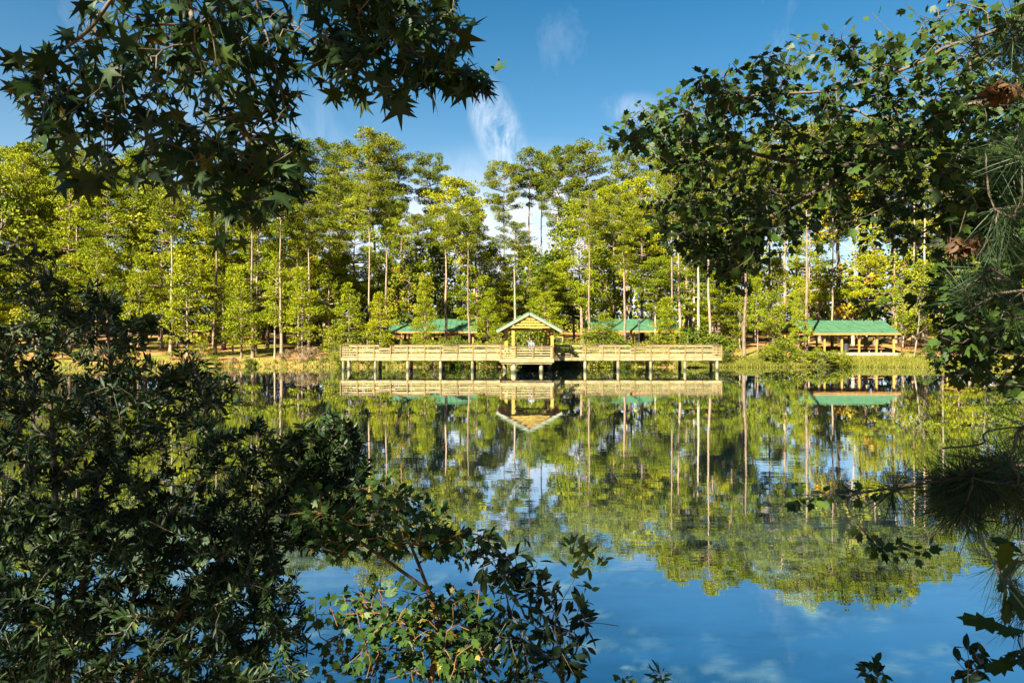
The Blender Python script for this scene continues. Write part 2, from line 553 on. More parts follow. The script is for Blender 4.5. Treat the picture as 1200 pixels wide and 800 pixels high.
gx = spaced([(-900, -120, 60), (-120, -55, 5), (-55, 55, 0.9), (55, 120, 5), (120, 900, 60)])
gy = spaced([(-120, -6, 6), (-6, 9, 0.5), (9, 62, 4), (62, 84, 0.5), (84, 130, 2.5), (130, 1500, 80)])
V = np.array([(x, y, ground_h(x, y)) for y in gy for x in gx])
nx_ = len(gx)
F = np.array([(j * nx_ + i, j * nx_ + i + 1, (j + 1) * nx_ + i + 1, (j + 1) * nx_ + i) for j in range(len(gy) - 1) for i in range(nx_ - 1)])
tag(link('ground', npmesh('ground', V, F, smooth=True), ground_mat()), kind='structure')
Wv = np.array([(-125, -4, 0), (125, -4, 0), (125, 85, 0), (-125, 85, 0)], float)
tag(link('water', npmesh('water', Wv, np.array([[0, 1, 2, 3]])), water_mat()), kind='structure')


# ------------------------------------------------------------------ leaf scatter
def fan(pts, centre):
    v = np.array([centre] + list(pts), float)
    n = len(pts)
    return v, np.array([(0, 1 + i, 1 + (i + 1) % n) for i in range(n)])


def polar(c, lst, curl=0.0):
    out = []
    for a, r in lst:
        a = R(a)
        out.append((c[0] + r * math.sin(a), c[1] + r * math.cos(a), -curl * r * r))
    return out


T_GUM = fan(polar((0, .36), [(0, .70), (24, .22), (58, .68), (92, .20), (126, .52), (160, .22), (180, .30), (-160, .22), (-126, .52), (-92, .20), (-58, .68), (-24, .22)], 0.35), (0, .36, .03))
T_MAPLE = fan(polar((0, .42), [(0, .62), (20, .40), (30, .33), (52, .56), (75, .30), (108, .36), (150, .33), (180, .42), (-150, .33), (-108, .36), (-75, .30), (-52, .56), (-30, .33), (-20, .40)], 0.3), (0, .42, -.04))
T_OVATE = fan([(0, 0, 0), (.16, .18, .04), (.23, .42, .06), (.17, .72, .03), (0, 1, -.08), (-.17, .72, .03), (-.23, .42, .06), (-.16, .18, .04)], (0, .5, -.02))
T_LANCE = fan([(0, 0, 0), (.09, .25, .02), (.125, .5, .03), (.08, .8, 0), (0, 1, -.06), (-.08, .8, 0), (-.125, .5, .03), (-.09, .25, .02)], (0, .5, -.01))
T_OAK = fan(polar((0, .5), [(0, .52), (10, .40), (28, .42), (45, .24), (62, .34), (88, .17), (118, .29), (140, .22), (165, .36), (180, .5), (-165, .36), (-140, .22), (-118, .29), (-88, .17), (-62, .34), (-45, .24), (-28, .42), (-10, .40)], 0.2), (0, .5, -.03))
T_TUFT = (np.array([(0, 0, 0), (.22, .5, 0), (0, 1, 0), (-.22, .5, 0)], float), np.array([(0, 1, 2), (0, 2, 3)]))
T_NEEDLE = (np.array([(-.007, 0, 0), (.007, 0, 0), (-.006, .5, -.05), (.006, .5, -.05), (0, 1, -.20)], float), np.array([(0, 1, 3), (0, 3, 2), (2, 3, 4)]))


def scatter(name, tpl, pos, axis, nrm, size, tint):
    tv, tf = tpl
    A = norm(axis)
    N = np.asarray(nrm, float)
    N = norm(N - (N * A).sum(1, keepdims=True) * A + 1e-6)
    X = np.cross(A, N)
    s = np.asarray(size)[:, None, None]
    V = pos[:, None, :] + s * (tv[None, :, 0:1] * X[:, None, :] + tv[None, :, 1:2] * A[:, None, :] + tv[None, :, 2:3] * N[:, None, :])
    n, k = len(pos), len(tv)
    F = (tf[None] + (np.arange(n) * k)[:, None, None]).reshape(-1, 3)
    return npmesh(name, V.reshape(-1, 3), F, np.repeat(tint, k))


def merge_scatter(name, lst):
    Vs, Fs, Ts, b = [], [], [], 0
    for tpl, pos, axis, nrm, size, tint in lst:
        tv, tf = tpl
        A = norm(axis)
        N = np.asarray(nrm, float)
        N = norm(N - (N * A).sum(1, keepdims=True) * A + 1e-6)
        X = np.cross(A, N)
        s = np.asarray(size)[:, None, None]
        V = pos[:, None, :] + s * (tv[None, :, 0:1] * X[:, None, :] + tv[None, :, 1:2] * A[:, None, :] + tv[None, :, 2:3] * N[:, None, :])
        n, k = len(pos), len(tv)
        Fs.append((tf[None] + (np.arange(n) * k)[:, None, None]).reshape(-1, 3) + b)
        Vs.append(V.reshape(-1, 3))
        Ts.append(np.repeat(tint, k))
        b += n * k
    return npmesh(name, np.concatenate(Vs), np.concatenate(Fs), np.concatenate(Ts))


def rdir(n):
    return norm(rng.normal(size=(n, 3)))


def tubes(name, segs, sides=6):
    """segs: list of (p0, r0, p1, r1)"""
    a = np.array([s[0] for s in segs], float)
    b = np.array([s[2] for s in segs], float)
    ra = np.array([s[1] for s in segs], float)
    rb = np.array([s[3] for s in segs], float)
    d = norm(b - a)
    ref = np.where(np.abs(d[:, 2:3]) < 0.9, np.array([[0, 0, 1.0]]), np.array([[1.0, 0, 0]]))
    u = norm(np.cross(d, ref))
    w = np.cross(d, u)
    ang = np.arange(sides) * 2 * math.pi / sides
    ring = u[:, None, :] * np.cos(ang)[None, :, None] + w[:, None, :] * np.sin(ang)[None, :, None]
    V = np.concatenate([a[:, None] + ring * ra[:, None, None], b[:, None] + ring * rb[:, None, None]], 1)
    n = len(segs)
    i = np.arange(sides)
    j = (i + 1) % sides
    f = np.stack([i, j, j + sides, i + sides], 1)
    F = (f[None] + (np.arange(n) * 2 * sides)[:, None, None]).reshape(-1, 4)
    return npmesh(name, V.reshape(-1, 3), F, smooth=True)


def polyline(pts, n):
    """smooth Catmull-Rom through pts"""
    pts = np.asarray(pts, float)
    q = np.concatenate([[2 * pts[0] - pts[1]], pts, [2 * pts[-1] - pts[-2]]])
    out = []
    for i in range(len(pts) - 1):
        p0, p1, p2, p3 = q[i:i + 4]
        for k in range(n):
            t = k / n
            out.append(0.5 * (2 * p1 + (p2 - p0) * t + (2 * p0 - 5 * p1 + 4 * p2 - p3) * t * t + (3 * p1 - p0 - 3 * p2 + p3) * t ** 3))
    out.append(pts[-1])
    return np.array(out)


# ------------------------------------------------------------------ far trees
def puff_points(centres, radii, n_each, flat=0.45):
    C = np.repeat(centres, n_each, 0)
    r = np.repeat(radii, n_each)
    d = rdir(len(C))
    rad = rng.uniform(0.45, 1.0, len(C)) ** 0.6
    off = d * rad[:, None] * r[:, None]
    off[:, 2] *= flat
    return C + off, d


def make_pine(h, base, rad, style, seed, n_each=70):
    """base: fraction of the height where the crown begins"""
    g = np.random.default_rng(seed)
    segs = []
    nb = 14
    bend = g.normal(0, h * 0.0028, (nb + 1, 2)).cumsum(0)
    bend -= bend[0]
    zs = np.linspace(0, h, nb + 1)
    r0 = 0.0085 * h + 0.05
    tr = lambda z: r0 * (1 - 0.88 * (z / h) ** 0.9) * (1 + 0.35 * math.exp(-z / 0.5))
    pt = lambda z: np.array([np.interp(z, zs, bend[:, 0]), np.interp(z, zs, bend[:, 1]), z])
    for k in range(nb):
        segs.append((pt(zs[k]), tr(zs[k]), pt(zs[k + 1]), tr(zs[k + 1])))
    C, Rr = [], []
    z = base * h
    # dead stubs under the crown
    for _ in range(int(3 + h * 0.15)):
        zz = g.uniform(base * 0.5, base) * h
        a = g.uniform(0, 6.28)
        L = g.uniform(0.3, 1.3)
        p = pt(zz)
        segs.append((p, 0.035, p + np.array([math.cos(a) * L, math.sin(a) * L, g.uniform(-.1, .25) * L]), 0.012))
    while z < h * 0.985:
        u = (z / h - base) / (1 - base)
        if style == 'dome':
            prof = (0.55 + 0.45 * math.sin(min(1, u * 1.35) * math.pi * 0.62)) * (1 - max(0, u - 0.62) ** 1.5 * 2.6)
            if u < 0.25:
                prof *= 0.55 + u * 1.6
        elif style == 'cone':
            prof = (1 - u) ** 0.75 * (0.75 + 0.25 * min(1, u * 5)) + 0.10
        else:
            prof = 0.6 * (1 - u) ** 0.6 + 0.25
        nl = g.integers(3, 6)
        a0 = g.uniform(0, 6.28)
        for i in range(nl):
            L = rad * max(0.15, prof) * g.uniform(0.55, 1.12)
            a = a0 + i * 6.28 / nl + g.uniform(-.5, .5)
            rise = (0.05 + 0.55 * u) if style != 'dome' else (0.15 + 0.4 * u)
            rise += g.uniform(-.15, .15)
            p = pt(z + g.uniform(-.2, .2))
            mid = p + np.array([math.cos(a) * L * .55, math.sin(a) * L * .55, L * .5 * rise * 0.7])
            end = p + np.array([math.cos(a) * L, math.sin(a) * L, L * rise])
            segs.append((p, min(0.10, 0.022 * L + 0.018), mid, 0.012 * L + 0.012))
            segs.append((mid, 0.012 * L + 0.012, end, 0.01))
            npf = max(1, int(L * (1.7 if style == 'dome' else 1.5)))
            for q in range(npf):
                t = 1 - (q + g.uniform(0, .5)) / (npf + 0.6) * 0.62
                c = p + (end - p) * t + g.normal(0, 0.24 * L ** 0.5, 3) * np.array([1, 1, .22])
                C.append(c + np.array([0, 0, .10]))
                Rr.append(g.uniform(0.45, 0.95) * (0.7 + 0.3 * min(1, L / 2.2)))
        z += (1.15 if style == 'dome' else 1.25) * g.uniform(0.7, 1.3) * (h / 24) ** 0.5
    for _ in range(4):
        C.append(pt(h) + g.normal(0, .3, 3) * np.array([1, 1, .6]))
        Rr.append(g.uniform(.35, .55))
    C, Rr = np.array(C), np.array(Rr)
    n_each = int(n_each * 1.45)
    pos, d = puff_points(C, Rr, n_each)
    n = len(pos)
    axis = norm(d * 0.9 + rdir(n) * 0.8 + np.array([0, 0, .45]))
    nr = norm(d * 0.8 + rdir(n) * 0.6 + np.array([0, 0, .5]))
    size = rng.uniform(0.17, 0.36, n)
    tint = np.clip(np.repeat(rng.normal(0.5, 0.13, len(C)), n_each) + rng.normal(0, 0.10, n), 0, 1)
    return tubes('trunk', segs, 7), scatter('crown', (T_TUFT[0] * np.array([0.72, 1, 1]), T_TUFT[1]), pos, axis, nr, size, tint)


def make_broad(h, base, rad, seed, nlobe=46, n_each=110, leaf=(0.17, 0.33)):
    g = np.random.default_rng(seed)
    segs = []
    lean = g.normal(0, 0.03, 2)
    top = h * 0.9
    zs = np.linspace(0, top, 9)
    r0 = 0.008 * h + 0.035
    pt = lambda z: np.array([lean[0] * z + 0.15 * math.sin(z * 0.5 + seed), lean[1] * z + 0.15 * math.cos(z * 0.4), z])
    for k in range(8):
        segs.append((pt(zs[k]), r0 * (1 - zs[k] / top * .9), pt(zs[k + 1]), r0 * (1 - zs[k + 1] / top * .9)))
    C, Rr = [], []
    for i in range(nlobe):
        u = g.uniform(0, 1) ** 0.9
        z = h * (base + (1 - base) * u)
        prof = math.sin(math.pi * min(1, 0.12 + 0.86 * u)) ** 0.6
        a = g.uniform(0, 6.28)
        L = rad * prof * g.uniform(0.35, 1.1)
        c = pt(min(z, top)) * np.array([1, 1, 0]) + np.array([math.cos(a) * L, math.sin(a) * L, z])
        s = pt(min(top * .98, max(h * base * .7, z - L * 0.9)))
        m = (s + c) / 2 + np.array([0, 0, -.08 * L])
        segs.append((s, 0.018 + 0.01 * L, m, 0.014 + 0.006 * L))
        segs.append((m, 0.014 + 0.006 * L, c, 0.008))
        C.append(c)
        Rr.append(g.uniform(0.45, 1.0) * (h / 12) ** 0.3)
    C, Rr = np.array(C), np.array(Rr)
    pos, d = puff_points(C, Rr, n_each, 0.75)
    n = len(pos)
    axis = norm(d * 0.5 + rdir(n) + np.array([0, 0, -.25]))
    nr = norm(d * 0.6 + rdir(n) * 0.7 + np.array([0, 0, .5]))
    tpl = (T_TUFT[0] * np.array([1.7, 1, 1]), T_TUFT[1])
    tint = np.clip(np.repeat(rng.normal(0.42, 0.14, len(C)), n_each) + rng.normal(0, 0.10, n), 0, 1)
    return tubes('trunk', segs, 6), scatter('crown', tpl, pos, axis, nr, rng.uniform(leaf[0], leaf[1], n), tint)


VAR = {}
VAR['tall'] = [(make_pine(30, 0.66, 4.3, 'dome', 1, 100), 30), (make_pine(30, 0.55, 4.6, 'dome', 2, 95), 30), (make_pine(30, 0.70, 3.8, 'dome', 3, 100), 30), (make_pine(30, 0.48, 4.4, 'dome', 21, 95), 30)]
VAR['mid'] = [(make_pine(20, 0.30, 3.9, 'cone', 4, 95), 20), (make_pine(20, 0.38, 3.6, 'cone', 5, 95), 20), (make_pine(20, 0.26, 4.2, 'cone', 6, 95), 20), (make_pine(20, 0.45, 3.8, 'dome', 7, 95), 20)]
VAR['young'] = [(make_pine(11, 0.22, 2.6, 'cone', 8, 75), 11), (make_pine(11, 0.34, 2.3, 'cone', 9, 75), 11), (make_pine(11, 0.18, 2.8, 'cone', 10, 75), 11)]
VAR['broad'] = [(make_broad(14, 0.22, 3.3, 12, 60), 14), (make_broad(14, 0.30, 2.9, 13, 52), 14), (make_broad(14, 0.15, 2.6, 14, 56), 14)]
VAR['bush'] = [(make_broad(3, 0.10, 1.6, 15, 26, 80, (0.09, 0.2)), 3), (make_broad(3, 0.05, 1.9, 16, 30, 80, (0.09, 0.2)), 3), (make_broad(3, 0.15, 1.3, 17, 22, 80, (0.09, 0.2)), 3)]
SKIN = {'tall': ('bark_pine', 'pine_dark'), 'mid': ('bark_pine', 'pine_bright'), 'young': ('bark_pine', 'pine_bright'), 'broad': ('bark_grey', 'broad'), 'bush': ('bark_grey', 'bush'), 'dry': ('bark_grey', 'dry')}
NAMES = {'tall': 'pine_tree', 'mid': 'pine_tree', 'young': 'pine_tree', 'broad': 'broadleaf_tree', 'bush': 'shrub', 'dry': 'shrub'}
MESHED = {}
planted = []


def plant(kind, px, Y, top, fat=1.0, var=None, rz=None):
    src = 'bush' if kind == 'dry' else kind
    k = random.randrange(len(VAR[src])) if var is None else var
    (tr, cr_), h0 = VAR[src][k]
    x = (px - 600) / FPX * Y
    z0 = ground_h(x, Y) - 0.05
    h = EYE + (HZ - top) / FPX * Y - z0
    s = h / h0
    key = (kind, k)
    if key not in MESHED:
        a, b = tr, cr_
        if kind == 'dry':
            a, b = tr.copy(), cr_.copy()
            a.materials.clear()
            b.materials.clear()
        MESHED[key] = (a, b)
    a, b = MESHED[key]
    ma, mb = SKIN[kind]
    e = empty(NAMES[kind], (x, Y, z0), random.uniform(0, 6.28) if rz is None else rz)
    w = s * fat * (1 if kind in ('bush', 'dry') else random.uniform(0.92, 1.1))
    if kind in ('tall', 'mid', 'young'):
        w = max(w, 0.82 * fat, 0.62 if fat < 0.5 else 0)
    e.scale = (w, w, s)
    link('stems' if src == 'bush' else 'trunk', a, M[ma], e)
    link('foliage' if src == 'bush' else 'crown', b, M[mb], e)
    planted.append(dict(o=e, kind=kind, px=px, Y=Y, top=top, var=k))
    return e


# trees the photograph singles out
KEY = [
    ('tall', 590, 104, 192, 0.85, 0), ('tall', 620, 106, 176, 0.8, 2), ('tall', 634, 109, 182, 0.62, 2), ('tall', 652, 104, 176, 0.85, 1), ('tall', 688, 105, 172, 1.1, 0),
    ('tall', 505, 108, 184, 0.95, 0), ('tall', 437, 97, 160, 1.05, 3), ('tall', 458, 101, 166, 0.9, 1), ('tall', 405, 101, 172, 1.0, 3), ('tall', 368, 104, 166, 1.0, 1),
    ('tall', 332, 100, 164, 1.0, 3), ('tall', 735, 104, 186, 1.0, 1), ('tall', 772, 102, 178, 1.0, 3),
    ('mid', 540, 86, 216, 0.95, 3), ('mid', 682, 80, 238, 1.15, 0), ('mid', 752, 84, 212, 1.0, 1), ('mid', 418, 82, 232, 1.0, 0), ('mid', 385, 78, 262, 0.9, 2),
    ('mid', 470, 85, 240, 0.85, 1), ('mid', 720, 88, 222, 0.9, 3), ('mid', 300, 76, 235, 0.95, 2), ('mid', 350, 77, 255, 0.9, 0), ('mid', 560, 79, 262, 0.8, 2),
    ('broad', 600, 86, 318, 1.15, 0), ('broad', 632, 88, 300, 1.1, 1), ('broad', 510, 84, 288, 1.1, 2), ('broad', 478, 80, 300, 1.0, 0), ('broad', 570, 90, 288, 1.0, 1), ('broad', 655, 92, 296, 1.0, 2),
    ('mid', 640, 77, 318, 0.8, 0),
    ('tall', 945, 71.5, 150, 0.75, 0), ('tall', 832, 74, 160, 0.7, 2), ('tall', 858, 88, 158, 0.9, 1), ('tall', 884, 90, 160, 0.8, 2), ('tall', 920, 92, 152, 0.9, 3),
    ('tall', 1026, 84, 140, 0.9, 0), ('tall', 985, 88, 142, 1.05, 3), ('tall', 1070, 86, 148, 0.7, 2), ('tall', 960, 92, 150, 0.95, 1), ('tall', 1006, 93, 150, 1, 1), ('tall', 1048, 94, 156, 1, 3),
    ('tall', 797, 76, 168, 0.7, 2), ('tall', 806, 90, 172, 0.9, 3), ('tall', 786, 73, 178, 0.55, 2),
    ('tall', 690, 73, 226, 0.6, 2), ('tall', 733, 75.5, 230, 0.7, 1), ('tall', 433, 74, 205, 0.55, 2), ('tall', 550, 75, 238, 0.6, 2), ('tall', 602, 74, 262, 0.42, 2),
    ('young', 498, 73, 330, 0.8, 2), ('young', 446, 71, 345, 0.8, 0), ('young', 780, 71, 352, 0.8, 2), ('young', 706, 71, 368, 0.8, 0), ('young', 935, 70, 352, 0.55, 1), ('young', 572, 72, 345, 0.7, 1),
    ('young', 355, 71, 320, 0.9, 0), ('young', 322, 72, 300, 0.8, 1), ('young', 283, 72, 318, 0.9, 2), ('young', 408, 71, 335, 0.9, 1), ('young', 640, 73, 345, 0.9, 0), ('young', 888, 74, 322, 0.7, 1),
    ('tall', 296, 72.5, 205, 0.42, 2), ('tall', 330, 71.5, 215, 0.45, 2), ('tall', 362, 73, 228, 0.4, 0), ('tall', 252, 74, 210, 0.45, 2),
    ('tall', 200, 73, 214, 0.45, 2), ('tall', 452, 76, 215, 0.42, 2), ('tall', 522, 76, 245, 0.42, 2), 
    ('tall', 818, 77, 190, 0.45, 0), ('tall', 872, 73, 180, 0.45, 2), 
    ('tall', 1085, 75, 175, 0.45, 2), ('tall', 1105, 79, 170, 0.5, 0), ('tall', 975, 81, 165, 0.5, 2), 
    ('bush', 820, 69.6, 383, 1.3, 0), ('bush', 836, 69.2, 392, 1.2, 1), ('bush', 805, 69.5, 390, 1.1, 2), ('bush', 850, 70.2, 396, 1.0, 0),
    ('bush', 912, 69.0, 398, 1.0, 1), ('bush', 930, 69.6, 404, 0.9, 0), ('bush', 958, 69.2, 408, 1.0, 1), ('bush', 975, 69.0, 412, 0.9, 2), ('bush', 989, 69.3, 411, 0.8, 0), ('bush', 945, 68.7, 413, 0.9, 2), ('bush', 905, 68.6, 404, 1.5, 0), ('bush', 922, 68.4, 401, 1.5, 1), ('bush', 938, 68.6, 408, 1.6, 0), ('bush', 956, 68.3, 412, 1.7, 1), ('bush', 972, 68.3, 411, 1.7, 0), ('bush', 986, 68.5, 414, 1.6, 2),
    ('dry', 335, 69.2, 410, 1.2, 0), ('dry', 350, 68.9, 407, 1.1, 1), ('dry', 364, 69.4, 404, 1.1, 2), ('dry', 376, 68.8, 413, 1.0, 0), ('bush', 390, 69.0, 402, 1.2, 1), ('bush', 322, 68.8, 421, 0.9, 2), ('bush', 300, 68.9, 423, 0.9, 0),
    ('bush', 700, 70.5, 386, 1.2, 1), ('bush', 722, 70.8, 390, 1.1, 0), ('bush', 740, 70.4, 398, 1.0, 2), ('bush', 668, 70, 400, 1.0, 0), ('bush', 768, 70.5, 395, 1.0, 1),
]
for k in KEY:
    plant(*k)


def skyline(px):
    return np.interp(px, [-120, 0, 60, 110, 300, 370, 440, 480, 560, 600, 690, 760, 820, 900, 985, 1060, 1130, 1300], [178, 170, 168, 180, 168, 166, 162, 185, 215, 190, 175, 180, 168, 158, 146, 150, 165, 160])


def fill(x0, x1, step, ya, yb, drop, kinds, fat=(0.85, 1.1)):
    px = x0
    while px < x1:
        p = px + random.uniform(-.35, .35) * step
        px += step
        Y = random.uniform(ya, yb)
        kind = random.choice(kinds)
        top = skyline(p) + random.uniform(*drop)
        if 565 < p < 665:
            top = max(top, 288 + random.uniform(0, 20))
            if kind == 'tall':
                kind = 'broad'
        if any(abs(q['px'] - p) < 9 and abs(q['Y'] - Y) < 5 for q in planted):
            continue
        plant(kind, p, Y, top, random.uniform(*fat))


fill(-60, 300, 24, 84, 98, (110, 190), ['broad', 'mid'], (0.9, 1.2))
fill(-80, 310, 21, 92, 104, (-2, 18), ['tall', 'mid', 'mid'])
fill(-70, 300, 30, 88, 100, (-4, 14), ['tall', 'mid', 'tall'])
fill(-60, 300, 30, 78, 86, (20, 60), ['mid', 'mid', 'broad'])
fill(-60, 300, 36, 71, 76, (90, 150), ['mid', 'young', 'mid', 'broad'])
fill(310, 800, 30, 90, 96, (45, 90), ['mid', 'broad', 'broad', 'tall'])
fill(320, 800, 30, 79, 88, (100, 150), ['broad', 'broad', 'mid'])
fill(800, 1270, 32, 94, 106, (0, 20), ['tall', 'tall', 'mid'])
fill(810, 1270, 27, 84, 92, (50, 110), ['mid', 'broad', 'tall'])
fill(810, 1270, 34, 78.5, 82, (130, 190), ['broad', 'mid', 'broad'])
fill(690, 1270, 22, 84, 100, (150, 215), ['broad', 'broad', 'mid'], (0.9, 1.25))
fill(300, 690, 26, 84, 98, (130, 190), ['broad', 'mid'], (0.9, 1.2))
fill(815, 940, 24, 73, 79, (110, 185), ['mid', 'young', 'broad'])
fill(700, 815, 30, 72.5, 76, (120, 170), ['mid', 'young'], (0.7, 0.9))
fill(1080, 1280, 40, 71, 76, (120, 190), ['mid', 'young', 'broad'])
# low growth along the bank behind the boardwalk
for i, p in enumerate(np.arange(396, 846, 9.0)):
    plant('bush', p + random.uniform(-4, 4), random.uniform(67.3, 68.5), random.uniform(402, 421), random.uniform(1.1, 1.7))
for i, p in enumerate(np.arange(385, 690, 15)):
    plant('bush', p + random.uniform(-5, 5), random.uniform(70.2, 72.5), random.uniform(394, 402) if 445 < p < 565 else random.uniform(380, 400), random.uniform(0.8, 1.1))
for i, p in enumerate(np.arange(-40, 285, 18)):
    plant('dry' if i % 4 == 1 else 'bush', p + random.uniform(-8, 8), random.uniform(68.0, 70.5), random.uniform(398, 420), random.uniform(0.9, 1.4))
for p in (1085, 1112, 1150, 1190, 1225):
    plant('bush', p, random.uniform(69.5, 71), random.uniform(402, 416), random.uniform(0.8, 1.1))

# the wood that closes the view behind the rows of trees
n = 60000
wx = rng.uniform(-125, 125, n)
wy = rng.uniform(113, 128, n)
wz = rng.uniform(0, 1, n) ** 1.3 * (13.0 + 3.0 * np.sin(wx * 0.31) + 2 * np.sin(wx * 0.83 + 1))
gz = 2.6
pos = np.stack([wx, wy, gz + wz], 1)
tpl = (T_TUFT[0] * np.array([2.0, 1, 1]), T_TUFT[1])
me = scatter('woods', tpl, pos, rdir(n), norm(rdir(n) + np.array([0, -.3, .6])), rng.uniform(0.4, 0.9, n), np.clip(rng.normal(0.32, 0.15, n), 0, 1))
tag(link('woods', me, M['broad']), 'dim green undergrowth closing the view behind the far rows of pines', 'woods', kind='stuff')

# bright grass fringe on the far bank
n = 46000
gxs = rng.uniform(-62, 62, n)
right = rng.uniform(0, 1, n) < 0.75
gxs = np.where(right, rng.uniform(16, 48, n), gxs)
keep = (gxs > 17) | (rng.uniform(0, 1, n) < 0.6)
gxs = gxs[keep]
n = len(gxs)
gys = np.array([far_shore(x) for x in gxs]) + np.abs(rng.normal(0, 1, n)) * np.where(gxs > 15, 1.4, 0.9) - 0.25
gzs = np.array([ground_h(x, y) for x, y in zip(gxs, gys)])
pos = np.stack([gxs, gys, np.maximum(gzs, -0.05) - 0.02], 1)
ax = norm(np.stack([rng.normal(0, .3, n), rng.normal(0, .3, n), np.ones(n)], 1))
tpl = (T_TUFT[0] * np.array([0.55, 1, 1]), T_TUFT[1])
me = scatter('grass', tpl, pos, ax, norm(np.stack([rng.normal(0, .5, n), -np.ones(n), rng.normal(.3, .3, n)], 1)), rng.uniform(0.18, 0.5, n), np.clip(rng.normal(0.5, 0.2, n), 0, 1))
tag(link('grass', me, M['grass']), 'bright yellow-green grass along the edge of the far bank', 'grass', kind='stuff')

# ------------------------------------------------------------------ boardwalk
PY = 61.5
SC = FPX / PY


def bx_(px):
    return (px - 600) / SC


ZD = 1.17                                       # deck level
boardwalk = empty('boardwalk', (bx_(622), PY + 1.1, 0))
tag(boardwalk, 'long pale timber boardwalk on piles with slatted railings over the lake', 'boardwalk')
ORG = np.array([bx_(622), PY + 1.1, 0])


def L(x, y, z):
    return (x - ORG[0], y - ORG[1], z)


DEPTH = 2.3
GX0, GX1 = bx_(587), bx_(646)                    # projecting front platform
GF = PY - 3.0                                    # its front edge
XL, XR = bx_(398.5), bx_(846)


def lbox(mb, x0, x1, y0, y1, z0, z1):
    return mb.box(x0 - ORG[0], x1 - ORG[0], y0 - ORG[1], y1 - ORG[1], z0, z1)


d = MB()
x = XL
while x < XR:                                    # deck boards
    lbox(d, x, min(x + 0.14, XR), PY + 0.02, PY + DEPTH, ZD - 0.04, ZD)
    x += 0.148
y = GF
while y < PY:
    lbox(d, GX0, GX1, y, min(y + 0.14, PY + 0.015), ZD - 0.04, ZD)
    y += 0.148
WK0, WK1 = bx_(604), bx_(640)
y = PY + DEPTH + 0.01
while y < 71:
    lbox(d, WK0, WK1, y, y + 0.14, ZD - 0.04, ZD)
    y += 0.148
d.build('deck', M['deck'], boardwalk)
d = MB()
lbox(d, XL, GX0, PY - 0.03, PY + 0.015, ZD - 0.27, ZD + 0.01)
lbox(d, GX1, XR, PY - 0.03, PY + 0.015, ZD - 0.27, ZD + 0.01)
lbox(d, XL, XR, PY + DEPTH + 0.002, PY + DEPTH + 0.05, ZD - 0.27, ZD - 0.045)
lbox(d, XL + 0.1, XR - 0.1, PY + 1.1, PY + 1.15, ZD - 0.25, ZD - 0.045)
lbox(d, GX0, GX1, GF - 0.05, GF - 0.003, ZD - 0.30, ZD + 0.01)
lbox(d, GX0 - 0.05, GX0 - 0.003, GF - 0.05, PY - 0.035, ZD - 0.30, ZD + 0.01)
lbox(d, GX1 + 0.003, GX1 + 0.05, GF - 0.05, PY - 0.035, ZD - 0.30, ZD + 0.01)
lbox(d, GX0 + 0.1, GX1 - 0.1, GF + 0.05, GF + 0.12, ZD - 0.45, ZD - 0.30)
lbox(d, WK0 - 0.04, WK0 - 0.003, PY + DEPTH + 0.06, 71, ZD - 0.27, ZD)
lbox(d, WK1 + 0.003, WK1 + 0.04, PY + DEPTH + 0.06, 71, ZD - 0.27, ZD)
d.build('beam', M['wood'], boardwalk)


def pile(x, y, r, top):
    mb = MB()
    j = random.uniform(-.02, .02)
    mb.lathe(x - ORG[0] + j, y - ORG[1], [(r * 1.06, -1.4), (r * 1.05, 0.15), (r, 0.5), (r * 0.98, top)], 10)
    return mb.build('pile', M['pile'], boardwalk)


for p in (402, 439.6, 477.8, 516, 553.8, 685.8, 724.5, 763.2, 803, 841):
    pile(bx_(p), PY + 0.14, 0.135, ZD - 0.05)
    pile(bx_(p) + 0.03, PY + DEPTH - 0.16, 0.15, ZD - 0.05)
for p in (591.5, 602, 634.6, 643.8):
    pile(bx_(p) * GF / PY if p in (602, 634.6) else bx_(p), (GF + 0.35) if p in (602, 634.6) else PY + 0.2, 0.16 if p != 602 else 0.24, ZD - 0.30)
for y in (PY + 4.4, PY + 7.2):
    pile(WK0 + 0.1, y, 0.13, ZD - 0.05)
    pile(WK1 - 0.1, y, 0.13, ZD - 0.05)


def railing(p0, p1, posts, low=(), zb=ZD, slats=5, out=-1):
    """p0->p1 in plan; posts: fractions along; low: bays whose cap is dropped"""
    p0, p1 = np.array(p0, float), np.array(p1, float)
    ln = np.linalg.norm(p1 - p0)
    dv = (p1 - p0) / ln
    nv = np.array([dv[1], -dv[0]]) * -out
    at = lambda s, o: p0 + dv * s + nv * o
    slat, cap, ps = MB(), MB(), []
    o3 = lambda q, z: (q[0] - ORG[0], q[1] - ORG[1], z)
    TOP = zb + 1.09
    for i in range(len(posts) - 1):
        a, b = posts[i] * ln, posts[i + 1] * ln
        top = TOP - (0.27 if i in low else 0)
        cap.bar(o3(at(a - (0.04 if i in low else -0.0), 0.03), top), o3(at(b + (0.04 if i in low else 0.0) - 0.004, 0.03), top), 0.16, 0.045)
        z = top - 0.09
        n_ = slats if i not in low else slats - 1
        hs = np.linspace(zb + 0.13, top - 0.11, n_)
        for k, zc in enumerate(hs):
            jz = random.uniform(-.006, .006)
            slat.bar(o3(at(a + 0.005, 0.0), zc + jz), o3(at(b - 0.005, 0.0), zc + jz), 0.035, 0.088)
    r = slat.build('railing', M['wood'], boardwalk)
    cap.build('cap_rail', M['cap'], r)
    for f in posts:
        s = f * ln
        q = at(s, 0.068)
        MB().cbox(q[0] - ORG[0], q[1] - ORG[1], zb - 0.26, TOP - 0.03, 0.11, 0.095).build('rail_post', M['post_wood'], r)
    return r


def fr(lst):
    return [(v - lst[0]) / (lst[-1] - lst[0]) for v in lst]


